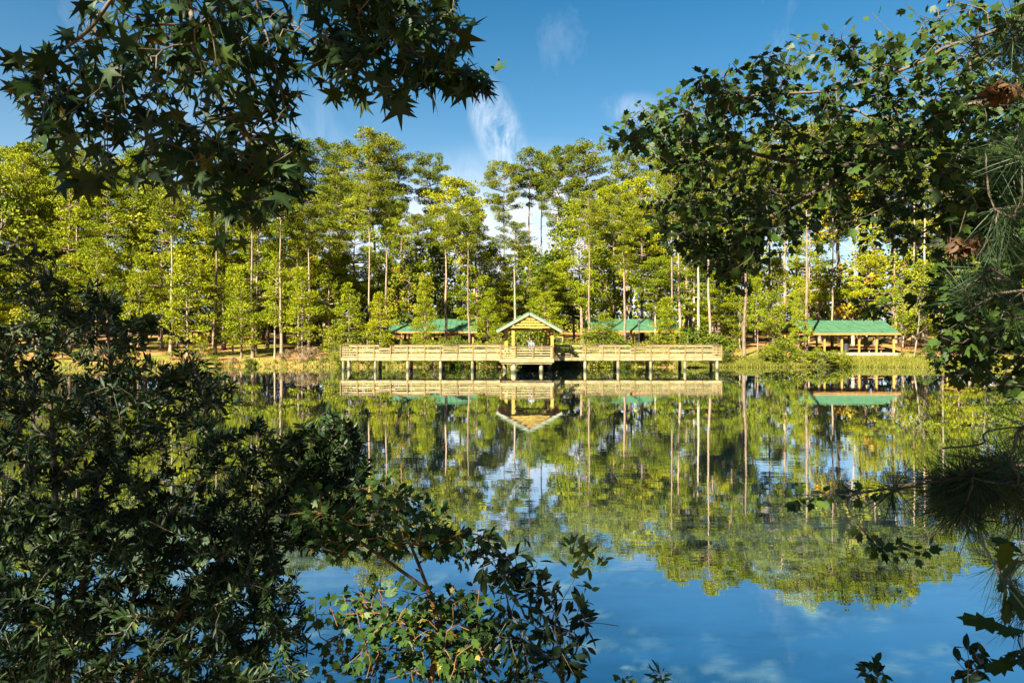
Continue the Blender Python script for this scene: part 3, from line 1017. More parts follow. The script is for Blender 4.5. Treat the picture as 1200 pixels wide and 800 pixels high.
LP = [399, 418.6, 438.4, 457.6, 477.6, 497.6, 516.4, 536, 554.4, 569.6, 586.5]
RP = [649, 669.8, 686.2, 706.2, 726, 744, 763, 784, 803, 823, 845.5]
yr = PY + 0.06
railing((bx_(LP[0]), yr), (bx_(LP[-1]), yr), fr(LP), (2, 5, 8))
railing((bx_(RP[0]), yr), (bx_(RP[-1]), yr), fr(RP), (1, 4, 7))
yb = PY + DEPTH - 0.06
railing((bx_(LP[0]), yb), (WK0, yb), fr(LP[:-1] + [604]), (2, 6), out=1, slats=3)
railing((WK1, yb), (bx_(RP[-1]), yb), fr([640] + RP[1:]), (2, 5), out=1, slats=3)
railing((XL + 0.1, PY + 0.12), (XL + 0.1, PY + DEPTH - 0.12), [0, .5, 1], out=-1)
railing((XR - 0.1, PY + 0.12), (XR - 0.1, PY + DEPTH - 0.12), [0, .5, 1], out=1)
railing((GX0 + 0.05, GF + 0.08), (GX1 - 0.05, GF + 0.08), [0, .02, .30, .64, .98, 1][0:1] + [.28, .62, 1.0])
railing((GX0 + 0.06, GF + 0.16), (GX0 + 0.06, PY + 0.0), [0, .5, 1], out=1)
railing((GX1 - 0.06, GF + 0.16), (GX1 - 0.06, PY + 0.0), [0, .5, 1], out=-1)
railing((WK0 + 0.06, PY + DEPTH + 0.1), (WK0 + 0.06, 71), [0, .25, .5, .75, 1], out=1)
railing((WK1 - 0.06, PY + DEPTH + 0.1), (WK1 - 0.06, 71), [0, .25, .5, .75, 1], out=-1)

# ------------------------------------------------------------------ gazebo over the platform
gz0 = empty('gazebo', (bx_(619.5), PY, ZD))
tag(gz0, 'yellow timber gazebo with green gable roof in the middle of the boardwalk', 'gazebo')
GW = 2.02                                        # half width between posts
gy0, gy1 = -1.6, 2.1                             # front and back posts, relative to PY
EH, AP = 2.42, 3.92                              # eave beam and apex above deck
for (x, y) in ((-GW, gy0), (GW, gy0), (-GW, gy1), (GW, gy1), (-GW + 0.62, gy0 - 0.9), (GW - 0.35, gy1 - 0.1)):
    MB().cbox(x, y, 0.0, EH, 0.26).build('post', M['yellow_wood'], gz0)
b = MB()
for y in (gy0 - 0.02, gy1 + 0.02):
    b.box(-GW - 0.25, GW + 0.25, y - 0.05, y + 0.05, EH + 0.002, EH + 0.22)
for x in (-GW, GW):
    b.box(x - 0.05, x + 0.05, gy0 + 0.035, gy1 - 0.035, EH + 0.002, EH + 0.22)
b.build('beam', M['yellow_wood'], gz0)
for y in (gy0, gy1):
    for sx in (-1, 1):
        MB().bar((sx * (GW - 0.06), y, EH - 0.62), (sx * (GW - 0.66), y, EH + 0.02), 0.09, 0.11).build('brace', M['yellow_wood'], gz0)
for y in (gy0 - 0.86,):                         # gable boarding: stepped horizontal boards
    g = MB()
    z = EH + 0.225
    while z < AP - 0.28:
        hw = (AP - 0.10 - (z + 0.07)) / (AP - EH + 0.15) * 2.75
        g.box(-hw, hw, y - 0.025, y + 0.025, z, z + 0.15)
        z += 0.235
    g.build('gable', M['yellow_wood'], gz0)
OV0, OV1 = gy0 - 1.0, gy1 + 0.6
hw, ez = 2.82, EH - 0.06
rf = MB()
for sx in (-1, 1):
    a0, a1 = Vector((0, OV0, AP)), Vector((sx * hw, OV0, ez))
    nrm = Vector((sx * (AP - ez), 0, hw)).normalized() * 0.11
    vs = [a0, a1, Vector((a1.x, OV1, ez)), Vector((0, OV1, AP))]
    vs = vs + [v + nrm for v in vs]
    fs = [(0, 1, 2, 3), (7, 6, 5, 4), (0, 4, 5, 1), (1, 5, 6, 2), (2, 6, 7, 3)]
    rf.add(vs, fs if sx > 0 else [tuple(reversed(f)) for f in fs])
    for k in range(9):                           # standing seams
        yy = OV0 + 0.1 + k * (OV1 - OV0 - 0.2) / 8
        rf.bar(Vector((sx * 0.05, yy, AP - 0.02)) + nrm * 1.1, Vector((sx * hw, yy, ez)) + nrm * 1.1, 0.03, 0.04)
roof_g = rf.build('roof', M['roof'], gz0)
for sx in (-1, 1):
    for y in (OV0 - 0.022, OV1 + 0.022):
        MB().bar((sx * 0.005, y, AP - 0.07), (sx * hw, y, ez - 0.07), 0.04, 0.17).build('barge_board', M['pale_trim'], roof_g)
t = MB()
for sx in (-1, 1):
    for k in range(7):
        yy = OV0 + 0.35 + k * (OV1 - OV0 - 0.7) / 6
        t.bar((sx * 0.03, yy, AP - 0.10), (sx * (hw - 0.05), yy, ez - 0.085), 0.05, 0.13)
t.build('rafter', M['fascia'], roof_g)


# ------------------------------------------------------------------ picnic shelters
def shelter(px0, px1, Y, top, eave, base, label, nposts, hip=0.0, slope_depth=3.6):
    sc = FPX / Y
    x0, x1 = (px0 - 600) / sc, (px1 - 600) / sc
    cx, w = (x0 + x1) / 2, x1 - x0
    zt, ze, zb = EYE - (top - HZ) / sc, EYE - (eave - HZ) / sc, EYE - (base - HZ) / sc
    yc = Y + slope_depth
    o = empty('picnic_shelter', (cx, yc, zb))
    tag(o, label, 'shelter', 'green roofed picnic shelters on the far bank')
    # ridge height so that it shows at 'top' from the far ridge line
    zr = EYE + (HZ - top) / FPX * yc
    zr, zt, ze = zr - zb, zt - zb, ze - zb
    D = slope_depth
    r = MB()
    for s in (-1, 1):
        a = [(-w / 2 + hip, 0, zr), (w / 2 - hip, 0, zr), (w / 2, s * D, ze), (-w / 2, s * D, ze)]
        vs = a + [(p[0], p[1], p[2] + 0.07) for p in a]
        fs = [(0, 1, 2, 3), (7, 6, 5, 4), (1, 5, 6, 2), (2, 6, 7, 3), (3, 7, 4, 0)]
        r.add(vs, fs if s > 0 else [tuple(reversed(f)) for f in fs])
        k = 0
        ns = int(w / 0.6)
        for k in range(1, ns):
            xx = -w / 2 + hip + (w - 2 * hip) * k / ns
            r.bar((xx, s * 0.03, zr + 0.085), (xx, s * D, ze + 0.085), 0.03, 0.035)
    if hip:
        for s in (-1, 1):
            r.add([(s * (w / 2 - hip), 0, zr + 0.065), (s * w / 2, -D, ze + 0.065), (s * w / 2, D, ze + 0.065)], [(0, 1, 2), (2, 1, 0)][0:1])
    rr = r.build('roof', M['roof'], o)
    f = MB()
    for s in (-1, 1):
        f.box(-w / 2, w / 2, s * D - 0.03 + s * 0.034, s * D + 0.03 + s * 0.034, ze - 0.13, ze + 0.06)
    for s in (-1, 1):
        f.box(s * (w / 2) - 0.03 + s * 0.034, s * (w / 2) + 0.03 + s * 0.034, -D, D, ze - 0.13, ze + 0.03)
    f.build('fascia', M['fascia'], rr)
    MB().box(-w / 2 + 0.25, w / 2 - 0.25, -D + 0.2, D - 0.2, -0.25, 0.0).build('slab', M['concrete'], o)
    for s in (-1, 1):
        MB().box(-w / 2 + 0.3, w / 2 - 0.3, s * (D - 0.55) - 0.07, s * (D - 0.55) + 0.07, ze - 0.17, ze + 0.08).build('beam', M['yellow_wood'], o)
    for i in range(nposts):
        xx = -w / 2 + 0.5 + (w - 1.0) * i / (nposts - 1)
        for s in (-1, 1):
            MB().cbox(xx, s * (D - 0.55), 0, ze - 0.172, 0.17).build('post', M['yellow_wood'], o)
    return o, cx, yc, zb


def picnic_table(x, y, z, rz, label):
    o = empty('picnic_table', (x, y, z), rz)
    tag(o, label, 'picnic table', 'picnic tables under the shelters')
    t = MB()
    for k in range(5):
        t.box(-0.9, 0.9, -0.37 + k * 0.15, -0.37 + k * 0.15 + 0.138, 0.71, 0.75)
    t.build('tabletop', M['table'], o)
    for s in (-1, 1):
        b = MB()
        for k in range(2):
            yy = s * 0.68 - 0.14 + k * 0.145
            b.box(-0.9, 0.9, yy, yy + 0.138, 0.41, 0.45)
        b.build('bench', M['table'], o)
    for sx in (-0.65, 0.65):
        f = MB()
        f.bar((sx, -0.25, 0.70), (sx, -0.62, 0.0), 0.06, 0.09)
        f.bar((sx, 0.25, 0.70), (sx, 0.62, 0.0), 0.06, 0.09)
        f.bar((sx + 0.05, -0.78, 0.37), (sx + 0.05, 0.78, 0.37), 0.04, 0.09)
        f.bar((sx + 0.05, -0.36, 0.66), (sx + 0.05, 0.36, 0.66), 0.04, 0.09)
        f.build('leg', M['table'], o)
    return o


sA = shelter(454, 559, 77, 374.5, 389, 408, 'green roofed shelter half hidden by foliage left of the gazebo', 5)
sB = shelter(691, 797, 77, 374.5, 388, 408, 'green roofed shelter behind the black lamp post right of the gazebo', 5)
sC = shelter(943, 1056, 74, 376, 391, 413.5, 'open green roofed shelter beside the grassy bank, roof shadowed at its left end', 6, 0.0)
sD = shelter(1150, 1262, 75, 378, 391, 413.5, 'green roofed shelter mostly hidden behind leaves at the far right', 5)
picnic_table(sC[1] + 1.0, sC[2] - 1.2, sC[3], 0.05, 'red-brown picnic table in the open shelter, left of the two')
picnic_table(sC[1] + 3.4, sC[2] - 1.2, sC[3], -0.04, 'red-brown picnic table at the right end of the open shelter')
picnic_table(sB[1] + 0.3, sB[2] - 1.4, sB[3], 0.1, 'picnic table under the shelter behind the black lamp post')


def lamp_post(px, Y, top, label):
    x = (px - 600) / FPX * Y
    z0 = ground_h(x, Y)
    h = EYE - (top - HZ) / FPX * Y - z0
    o = empty('lamp_post', (x, Y, z0))
    tag(o, label, 'lamp post', 'black lamp posts on the far bank')
    MB().lathe(0, 0, [(0.13, 0), (0.13, 0.12), (0.08, 0.2), (0.075, 0.5), (0.055, 0.55), (0.045, h - 0.75), (0.07, h - 0.72), (0.07, h - 0.66)], 10).build('pole', M['black'], o)
    ln = MB().lathe(0, 0, [(0.09, h - 0.655), (0.17, h - 0.28)], 8).build('lantern', M['lamp_glass'], o)
    MB().lathe(0, 0, [(0.25, h - 0.275), (0.22, h - 0.22), (0.08, h - 0.12), (0.03, h - 0.08), (0.035, h - 0.03), (0.005, h)], 10).build('cap', M['black'], ln)


lamp_post(749, 73.5, 374.5, 'black lamp post in front of the shelter right of the gazebo')
lamp_post(1056.5, 72.0, 378, 'black lamp post at the right end of the open shelter')

# bin beside the open shelter
bx0 = (996.5 - 600) / FPX * 73.6
tc_ = empty('trash_can', (bx0, 74.6, sC[3]))
tag(tc_, 'dark grey trash can standing between posts of the open shelter', 'trash can')
MB().lathe(0, 0, [(0.25, 0.0), (0.29, 0.06), (0.30, 0.78), (0.31, 0.80)], 14).build('bin', M['black'], tc_)
MB().lathe(0, 0, [(0.33, 0.80), (0.33, 0.86), (0.22, 0.98), (0.10, 1.02)], 14).build('lid', M['black'], tc_)

# notice board behind the gazebo
nb_ = empty('notice_board', ((655.5 - 600) / FPX * 72, 72.0, ground_h(5.0, 72.0)))
tag(nb_, 'dark notice board in a yellow timber frame just right of the gazebo', 'notice board')
zt = EYE - (394.5 - HZ) / FPX * 72 - nb_.location.z
MB().box(-0.26, 0.26, -0.03, 0.03, zt - 0.85, zt - 0.08).build('panel', M['blackboard'], nb_)
for s in (-1, 1):
    MB().cbox(s * 0.335, 0, 0, zt, 0.12).build('post', M['yellow_wood'], nb_)
MB().box(-0.272, 0.272, -0.05, 0.05, zt - 0.077, zt + 0.02).build('top_rail', M['yellow_wood'], nb_)


# ------------------------------------------------------------------ people
def person(loc, rz, label, shirt, lean=0.0, hgt=1.74):
    o = empty('person', loc, rz)
    tag(o, label, 'person')
    k = hgt / 1.74
    J = {'pelvis': (0, 0, .95), 'waist': (0, .01 + lean * .05, 1.08), 'chest': (0, lean * .18, 1.30), 'neck': (0, lean * .26, 1.47), 'chin': (0, lean * .30 + .01, 1.55), 'skull': (0, lean * .32 + .01, 1.66)}
    for s, n in ((-1, 'L'), (1, 'R')):
        J['hip' + n] = (s * .10, 0, .88)
        J['knee' + n] = (s * .11, .03, .48)
        J['ank' + n] = (s * .115, 0, .09)
        J['toe' + n] = (s * .13, .17, .04)
        J['sho' + n] = (s * .185, lean * .20, 1.41)
        J['elb' + n] = (s * .25, lean * .22 + .06 + .10 * lean, 1.15)
        J['wri' + n] = (s * .20, lean * .30 + .10 + .25 * lean, 1.00 + .08 * lean)
        J['han' + n] = (s * .17, lean * .32 + .16 + .28 * lean, 0.97 + .09 * lean)
    Rr = {'pelvis': .145, 'waist': .13, 'chest': .15, 'neck': .058, 'chin': .075, 'skull': .10}
    for n in 'LR':
        Rr.update({'hip' + n: .10, 'knee' + n: .065, 'ank' + n: .045, 'toe' + n: .04, 'sho' + n: .068, 'elb' + n: .045, 'wri' + n: .032, 'han' + n: .036})
    E = [('pelvis', 'waist'), ('waist', 'chest'), ('chest', 'neck'), ('neck', 'chin'), ('chin', 'skull')]
    for n in 'LR':
        E += [('pelvis', 'hip' + n), ('hip' + n, 'knee' + n), ('knee' + n, 'ank' + n), ('ank' + n, 'toe' + n), ('chest', 'sho' + n), ('sho' + n, 'elb' + n), ('elb' + n, 'wri' + n), ('wri' + n, 'han' + n)]

    def skinned(name, keys, grow, mat):
        ks = [q for q in J if q in keys]
        me = bpy.data.meshes.new(name)
        me.from_pydata([tuple(c * k for c in J[q]) for q in ks], [(ks.index(a), ks.index(b)) for a, b in E if a in keys and b in keys], [])
        ob = link(name, me, mat, o)
        sm = ob.modifiers.new('skin', 'SKIN')
        sm.use_smooth_shade = True
        for i, q in enumerate(ks):
            r = Rr[q] * k * grow
            me.skin_vertices[0].data[i].radius = (r, r * (0.8 if q in ('chest', 'waist', 'pelvis') else 1))
            me.skin_vertices[0].data[i].use_root = (i == 0)
        ob.modifiers.new('sub', 'SUBSURF').levels = 2
        ob.modifiers['sub'].render_levels = 2
        return ob

    def prep(me):
        bm = bmesh.new()
        bm.from_mesh(me)
        bm.verts.layers.skin.verify()
        bm.to_mesh(me)
        bm.free()

    _orig = bpy.data.meshes.new

    def skinned2(name, keys, grow, mat):
        ks = [q for q in J if q in keys]
        bm = bmesh.new()
        lay = bm.verts.layers.skin.verify()
        vs = []
        for i, q in enumerate(ks):
            v = bm.verts.new(tuple(c * k for c in J[q]))
            r = Rr[q] * k * grow
            v[lay].radius = (r, r * (0.8 if q in ('chest', 'waist', 'pelvis') else 1))
            v[lay].use_root = (i == 0)
            vs.append(v)
        for a, b2 in E:
            if a in keys and b2 in keys:
                bm.edges.new((vs[ks.index(a)], vs[ks.index(b2)]))
        me = _orig(name)
        bm.to_mesh(me)
        bm.free()
        ob = link(name, me, mat, o)
        ob.modifiers.new('skin', 'SKIN').use_smooth_shade = True
        sb = ob.modifiers.new('sub', 'SUBSURF')
        sb.levels = 2
        sb.render_levels = 2
        return ob

    skinned2('body', set(J), 1.0, M['skin'])
    skinned2('shirt', {'pelvis', 'waist', 'chest', 'shoL', 'shoR', 'elbL', 'elbR'}, 1.16, shirt)
    skinned2('trousers', {'pelvis', 'hipL', 'hipR', 'kneeL', 'kneeR', 'ankL', 'ankR'}, 1.13, M['jeans'])
    hx, hy, hz = [c * k for c in J['skull']]
    bm = bmesh.new()
    bmesh.ops.create_icosphere(bm, subdivisions=2, radius=0.118 * k)
    for v in list(bm.verts):
        v.co.z = v.co.z * 1.0
        v.co.x *= 0.92
        if v.co.y > 0.035 and v.co.z < 0.045:
            bm.verts.remove(v)
    for v in bm.verts:
        v.co += Vector((hx, hy - 0.012, hz + 0.012))
    me = bpy.data.meshes.new('hair')
    bm.to_mesh(me)
    bm.free()
    link('hair', me, M['hair'], o)
    return o


person((bx_(622.5) * 60.2 / PY, 59.35, ZD), math.pi, 'person in a pale blue shirt leaning on the railing under the gazebo', M['shirt_blue'], 0.8, 1.66)
person(((1164 - 600) / FPX * 73.5, 73.5, ground_h(51.8, 73.5)), math.pi * 0.8, 'person in a white shirt by the shelter at the far right', M['shirt_white'], 0.1)


# ------------------------------------------------------------------ foreground plants
def inpoly(poly, n):
    poly = np.array(poly, float)
    lo, hi = poly.min(0), poly.max(0)
    out = []
    while len(out) < n:
        q = rng.uniform(lo, hi)
        c = False
        j = len(poly) - 1
        for i in range(len(poly)):
            if (poly[i, 1] > q[1]) != (poly[j, 1] > q[1]) and q[0] < (poly[j, 0] - poly[i, 0]) * (q[1] - poly[i, 1]) / (poly[j, 1] - poly[i, 1]) + poly[i, 0]:
                c = not c
            j = i
        if c:
            out.append(q)
    return np.array(out)


def cloud(poly, n, y0, y1):
    q = inpoly(poly, n)
    Y = rng.uniform(y0, y1, n)
    return np.stack([(q[:, 0] - 600) / FPX * Y, Y, EYE - (q[:, 1] - HZ) / FPX * Y], 1)


class Skeleton:
    def __init__(self):
        self.p, self.par, self.len = [], [], []

    def add(self, p, par):
        self.p.append(np.array(p, float))
        self.par.append(par)
        self.len.append(0.0 if par < 0 else self.len[par] + np.linalg.norm(self.p[-1] - self.p[par]))
        return len(self.p) - 1

    def limb(self, pts, par=-1, n=6):
        q = polyline(pts, n)
        if par == 'near':
            par = int(np.argmin(np.linalg.norm(np.array(self.p) - q[0], axis=1)))
        for k, v in enumerate(q):
            if k == 0 and par >= 0 and np.linalg.norm(self.p[par] - v) < 1e-3:
                continue
            par = self.add(v, par)
        return par

    def grow(self, pts, step=0.1, wl=0.12, wob=0.006, sag=0.0, maxlen=None):
        pts = np.asarray(pts)
        order = np.argsort(np.min(np.linalg.norm(pts[:, None] - np.array(self.p)[None], axis=2), 1))
        tips = []
        P_ = np.zeros((len(self.p) + len(pts) * 80, 3))
        Ln = np.zeros(len(P_))
        P_[:len(self.p)] = self.p
        Ln[:len(self.p)] = self.len
        for i in order:
            q = pts[i]
            m = len(self.p)
            dd = np.linalg.norm(P_[:m] - q, axis=1)
            j = int(np.argmin(dd + wl * Ln[:m]))
            dist = dd[j]
            if dist < 0.02:
                continue
            a = self.p[j]
            pr = self.par[j]
            dr = norm(a - self.p[pr]) if pr >= 0 else norm(q - a)
            c = a + dr * dist * 0.22 + np.array([0, 0, sag * dist])
            ns = max(2, int(dist / step))
            pa = j
            for k in range(1, ns + 1):
                t = k / ns
                v = (1 - t) ** 2 * a + 2 * t * (1 - t) * c + t * t * q
                if k < ns:
                    v = v + rng.normal(0, wob, 3)
                pa = self.add(v, pa)
                P_[len(self.p) - 1] = v
                Ln[len(self.p) - 1] = self.len[-1]
            tips.append(pa)
        return tips

    def mesh(self, name, r_tip=0.0022, power=0.46, rmax=0.3, sides=5):
        n = len(self.p)
        cnt = np.zeros(n)
        kids = np.zeros(n, int)
        for i in range(n):
            if self.par[i] >= 0:
                kids[self.par[i]] += 1
        for i in range(n - 1, -1, -1):
            if kids[i] == 0:
                cnt[i] = 1
            if self.par[i] >= 0:
                cnt[self.par[i]] += cnt[i]
        r = np.minimum(r_tip * np.maximum(cnt, 1) ** power, rmax)
        segs = []
        for i in range(n):
            p = self.par[i]
            if p < 0:
                continue
            rp = r[p] if r[p] < 1.6 * r[i] else r[i] * 1.1
            segs.append((self.p[p], rp, self.p[i] + (self.p[i] - self.p[p]) * 0.04, r[i]))
        return tubes(name, segs, sides)

    def along(self, tips, back, every, first=0.0):
        """points and directions walking back from the tips"""
        pos, dr = [], []
        for t in tips:
            run, want, i = 0.0, first, t
            while self.par[i] >= 0 and run < back:
                p = self.par[i]
                seg = self.p[p] - self.p[i]
                ln = np.linalg.norm(seg)
                while want <= run + ln and want <= back:
                    f = (want - run) / max(ln, 1e-6)
                    pos.append(self.p[i] + seg * f)
                    dr.append(-seg / max(ln, 1e-6))
                    want += every * rng.uniform(0.6, 1.4)
                run += ln
                i = p
        return np.array(pos), np.array(dr)


def leaves(pos, dr, tpl, size, spread=0.9, droop=0.3, up=0.8, tint=(0.5, 0.18), petiole=0.0, per=1):
    pos = np.repeat(pos, per, 0)
    dr = np.repeat(dr, per, 0)
    n = len(pos)
    rd = rdir(n)
    side = norm(rd - (rd * dr).sum(1, keepdims=True) * dr)
    ax = norm(dr * (1 - spread * 0.5) + side * spread + np.array([0, 0, -droop]) + rng.normal(0, .12, (n, 3)))
    nr = norm(np.array([0, 0, up]) + rdir(n) * 0.75 + np.array([0, -.2, 0]))
    ps = pos + ax * petiole * rng.uniform(0.5, 1.2, (n, 1))
    return (tpl, ps, ax, nr, rng.uniform(size[0], size[1], n), np.clip(rng.normal(tint[0], tint[1], n), 0, 1))


def shade_crown(targets, t0, t1, spread):
    """points of the unseen shading leaves: between the targets and the sun"""
    n = len(targets)
    return targets + SUNV[None] * rng.uniform(t0, t1, (n, 1)) + rng.normal(0, spread, (n, 3))


# --- sweetgum overhead, top left
gum = empty('sweetgum_tree', (-3.4, 0.6, ground_h(-3.4, 0.6)))
tag(gum, 'sweetgum tree whose star shaped leaves hang over the top left of the lake', 'tree')
SK = Skeleton()
base = np.array([-3.4, 0.6, ground_h(-3.4, 0.6) - 0.1])
SK.limb([base, base + (0.05, -.05, 2), base + (-.05, -.1, 4), base + (0.1, 0, 6), base + (0, -.1, 8.2), base + (0.1, -.3, 10)], n=8)
SK.limb([base + (0.05, -.05, 5.2), (-2.6, 1.6, 7.4), (-1.9, 2.9, 6.9), tuple(P(150, -90, 3.5)), tuple(P(120, 15, 3.6)), tuple(P(60, 70, 3.7))], 'near')
SK.limb([(-2.4, 2.2, 7.25), tuple(P(195, -60, 3.5)), tuple(P(225, 50, 3.5)), tuple(P(255, 110, 3.5)), tuple(P(300, 180, 3.5))], 'near')
SK.limb([(-2.2, 1.6, 7.4), (-1.4, 2.6, 6.6), tuple(P(290, -40, 3.4)), tuple(P(318, 60, 3.4)), tuple(P(335, 130, 3.4))], 'near')
SK.limb([(-1.9, 2.0, 7.2), (-0.9, 2.6, 6.4), tuple(P(400, -40, 3.3)), tuple(P(455, 40, 3.3)), tuple(P(520, 85, 3.3))], 'near')
A1 = [(115, 0), (65, 50), (20, 75), (40, 135), (65, 165), (135, 200), (190, 215), (250, 200), (300, 190), (350, 200), (340, 140), (365, 100), (400, 105), (440, 125), (480, 105), (550, 90), (550, 60), (535, -60), (115, -60)]
A2 = [(240, 190), (345, 185), (360, 225), (330, 240), (305, 270), (270, 275), (248, 240)]
A3 = [(130, 10), (330, 0), (345, 120), (320, 190), (220, 200), (160, 160)]
tips = SK.grow(np.concatenate([cloud(A1, 225, 3.0, 4.4), cloud(A2, 24, 3.0, 3.8), cloud([(5, 80), (40, 65), (70, 120), (80, 170), (45, 150), (25, 120)], 16, 3.3, 3.9), cloud([(60, 160), (120, 200), (110, 215), (55, 185)], 6, 3.3, 3.7), cloud([(530, 60), (570, 85), (572, 105), (535, 105)], 7, 3.2, 3.6), cloud(A3, 70, 3.0, 4.4), cloud([(350, -40), (550, -40), (540, 70), (480, 95), (380, 90)], 90, 3.0, 4.2)]), 0.12, 0.10, 0.012, 0.12)
p_, d_ = SK.along(tips, 0.24, 0.085, 0.0)
gl_ = [leaves(p_, d_, T_GUM, (0.09, 0.155), 1.0, 0.75, 0.5, (0.45, 0.2), 0.05)]
tips_frame = list(tips)
# unseen leaves added above and behind, placed along sun rays to shade the bank
tg = np.stack([rng.uniform(-4.8, 4.2, 420), rng.uniform(2.4, 6.0, 420), rng.uniform(0.3, 4.6, 420)], 1)
hole = (np.abs(tg[:, 0] + 0.1) < 0.8) & (tg[:, 2] < 3.0) & (rng.uniform(0, 1, len(tg)) < 0.6)  # shading leaves thinned so some sun reaches the sapling
tg = np.concatenate([tg[~hole], np.stack([rng.uniform(0.9, 2.8, 50), rng.uniform(1.3, 2.9, 50), rng.uniform(1.8, 3.6, 50)], 1)])
ov = shade_crown(tg, 6.0, 10.5, 0.3)
ov = ov[(ov[:, 2] > 5.6)]
tp2 = SK.grow(ov, 0.3, 0.05, 0.03, 0.05)
q_, e_ = SK.along(tp2, 0.9, 0.055)
gl_.append(leaves(q_, e_, T_GUM, (0.16, 0.24), 1.0, 0.4, 0.9, (0.45, 0.2), 0.05))
o_ = link('limbs', SK.mesh('limbs', 0.0026, 0.44, 0.19), M['bark_twig'])
o_.parent = gum
o_.matrix_parent_inverse = Matrix.Translation(-gum.location)
o2 = link('foliage', merge_scatter('foliage', gl_), M['gum_leaf'])  # hanging leaves together with the added shading leaves
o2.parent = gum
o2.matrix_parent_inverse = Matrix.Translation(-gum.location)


def adopt(o, root):
    o.parent = root
    o.matrix_parent_inverse = Matrix.Translation(-root.location)
    return o


def seed_ball_mesh(r):
    bm = bmesh.new()
    bmesh.ops.create_icosphere(bm, subdivisions=2, radius=r)
    for f in list(bm.faces):
        c = f.calc_center_median()
        nv = bmesh.ops.poke(bm, faces=[f], offset=r * 0.35)
    me = bpy.data.meshes.new('seed_ball')
    bm.to_mesh(me)
    bm.free()
    return me


sb_me = seed_ball_mesh(0.016)
for i, (px, py) in enumerate(((520, 38), (190, 165), (72, 163), (240, 68), (325, 60), (283, 66), (470, 75), (300, 168), (278, 172), (150, 130), (405, 25), (430, 95))):
    b = adopt(link('seed_ball', sb_me, M['seed']), gum)
    q = P(px, py, 3.35 + 0.05 * (i % 5))
    j = min(tips_frame, key=lambda k: np.linalg.norm(SK.p[k] - q))
    tp_ = SK.p[j]
    b.location = Vector(tp_ + np.array([0.01, 0, -0.045]))

# --- maple reaching in from the right
mp_root = (4.6, 2.7, ground_h(4.6, 2.7))
mapl = empty('maple_tree', mp_root)
tag(mapl, 'maple tree with small lobed leaves reaching in across the upper right', 'tree')
SK = Skeleton()
b0 = np.array(mp_root) + np.array([0, 0, -.1])
SK.limb([b0, b0 + (-.05, 0, 1.2), b0 + (.05, .1, 2.4), b0 + (0, .1, 3.6), b0 + (-.1, 0, 5), b0 + (-.2, -.1, 6.4)], n=8)
SK.limb([tuple(b0 + (.03, .1, 3.0)), (4.0, 3.6, 5.45), tuple(P(1140, 45, 4.3)), tuple(P(1075, 75, 4.4)), tuple(P(980, 105, 4.5)), tuple(P(880, 112, 4.6)), tuple(P(800, 130, 4.6))], 'near')
SK.limb([tuple(b0 + (.04, .1, 2.6)), (4.0, 3.8, 4.9), tuple(P(1160, 120, 4.3)), tuple(P(1100, 145, 4.4)), tuple(P(1010, 195, 4.4)), tuple(P(920, 245, 4.4)), tuple(P(850, 290, 4.4))], 'near')
SK.limb([tuple(P(1010, 195, 4.4)), tuple(P(930, 190, 4.5)), tuple(P(840, 170, 4.6)), tuple(P(760, 160, 4.6))], 'near')
SK.limb([tuple(b0 + (.05, .1, 2.0)), (4.0, 3.7, 4.3), tuple(P(1160, 250, 4.2)), tuple(P(1100, 262, 4.2)), tuple(P(1050, 300, 4.2))], 'near')
SK.limb([tuple(b0 + (.0, .0, 1.6)), (3.9, 3.6, 3.5), tuple(P(1190, 400, 4.1)), tuple(P(1130, 395, 4.1)), tuple(P(1090, 420, 4.1))], 'near')
SK.limb([tuple(b0 + (-.0, .0, 1.0)), (3.7, 3.4, 2.75), tuple(P(1190, 545, 3.9)), tuple(P(1100, 560, 3.8)), tuple(P(1010, 577, 3.8)), tuple(P(930, 580, 3.8))], 'near')
M1 = [(705, 158), (790, 98), (880, 65), (930, 45), (1010, 20), (1060, 0), (1230, -30), (1230, 300), (1120, 300), (1060, 285), (980, 280), (930, 285), (880, 325), (850, 325), (785, 275), (760, 240), (785, 225), (790, 195), (745, 172)]
M1b = [(800, 130), (930, 60), (1200, 30), (1200, 240), (1000, 250), (900, 280), (820, 230)]
M2 = [(1085, 330), (1210, 300), (1210, 460), (1110, 440), (1085, 420), (1130, 385)]
M2b = [(1005, 350), (1060, 335), (1130, 320), (1130, 345), (1070, 362), (1010, 365)]
M3 = [(920, 578), (960, 570), (1010, 572), (1000, 588), (945, 590)]
M4 = [(1020, 642), (1055, 632), (1100, 640), (1060, 656)]
M5 = [(1090, 540), (1200, 520), (1200, 610), (1120, 600)]
att = np.concatenate([cloud(M1, 600, 3.7, 5.6), cloud(M1b, 420, 3.8, 5.8), cloud(M2, 150, 3.6, 4.8), cloud([(1080, 180), (1215, 150), (1215, 420), (1090, 400), (1110, 300)], 230, 3.4, 5.0), cloud([(1200, 0), (1420, -40), (1420, 480), (1200, 460)], 230, 3.4, 5.2), cloud([(1070, 130), (1210, 60), (1210, 430), (1095, 420), (1130, 320)], 190, 3.6, 5.0), cloud(M2b, 22, 4.0, 4.4), cloud([(690, 166), (760, 110), (860, 75), (900, 140), (840, 200), (770, 200), (740, 172)], 110, 4.0, 5.0), cloud([(740, 245), (790, 215), (900, 280), (885, 340), (840, 335), (785, 285)], 100, 4.0, 5.0), cloud(M3, 9, 3.7, 3.9), cloud(M4, 7, 3.7, 3.9), cloud(M5, 16, 3.6, 4.2)])
tips = SK.grow(att, 0.10, 0.09, 0.005, 0.02)
p_, d_ = SK.along(tips, 0.26, 0.052)
ml = [leaves(p_, d_, T_MAPLE, (0.042, 0.080), 1.0, 0.5, 0.8, (0.45, 0.2), 0.035)]
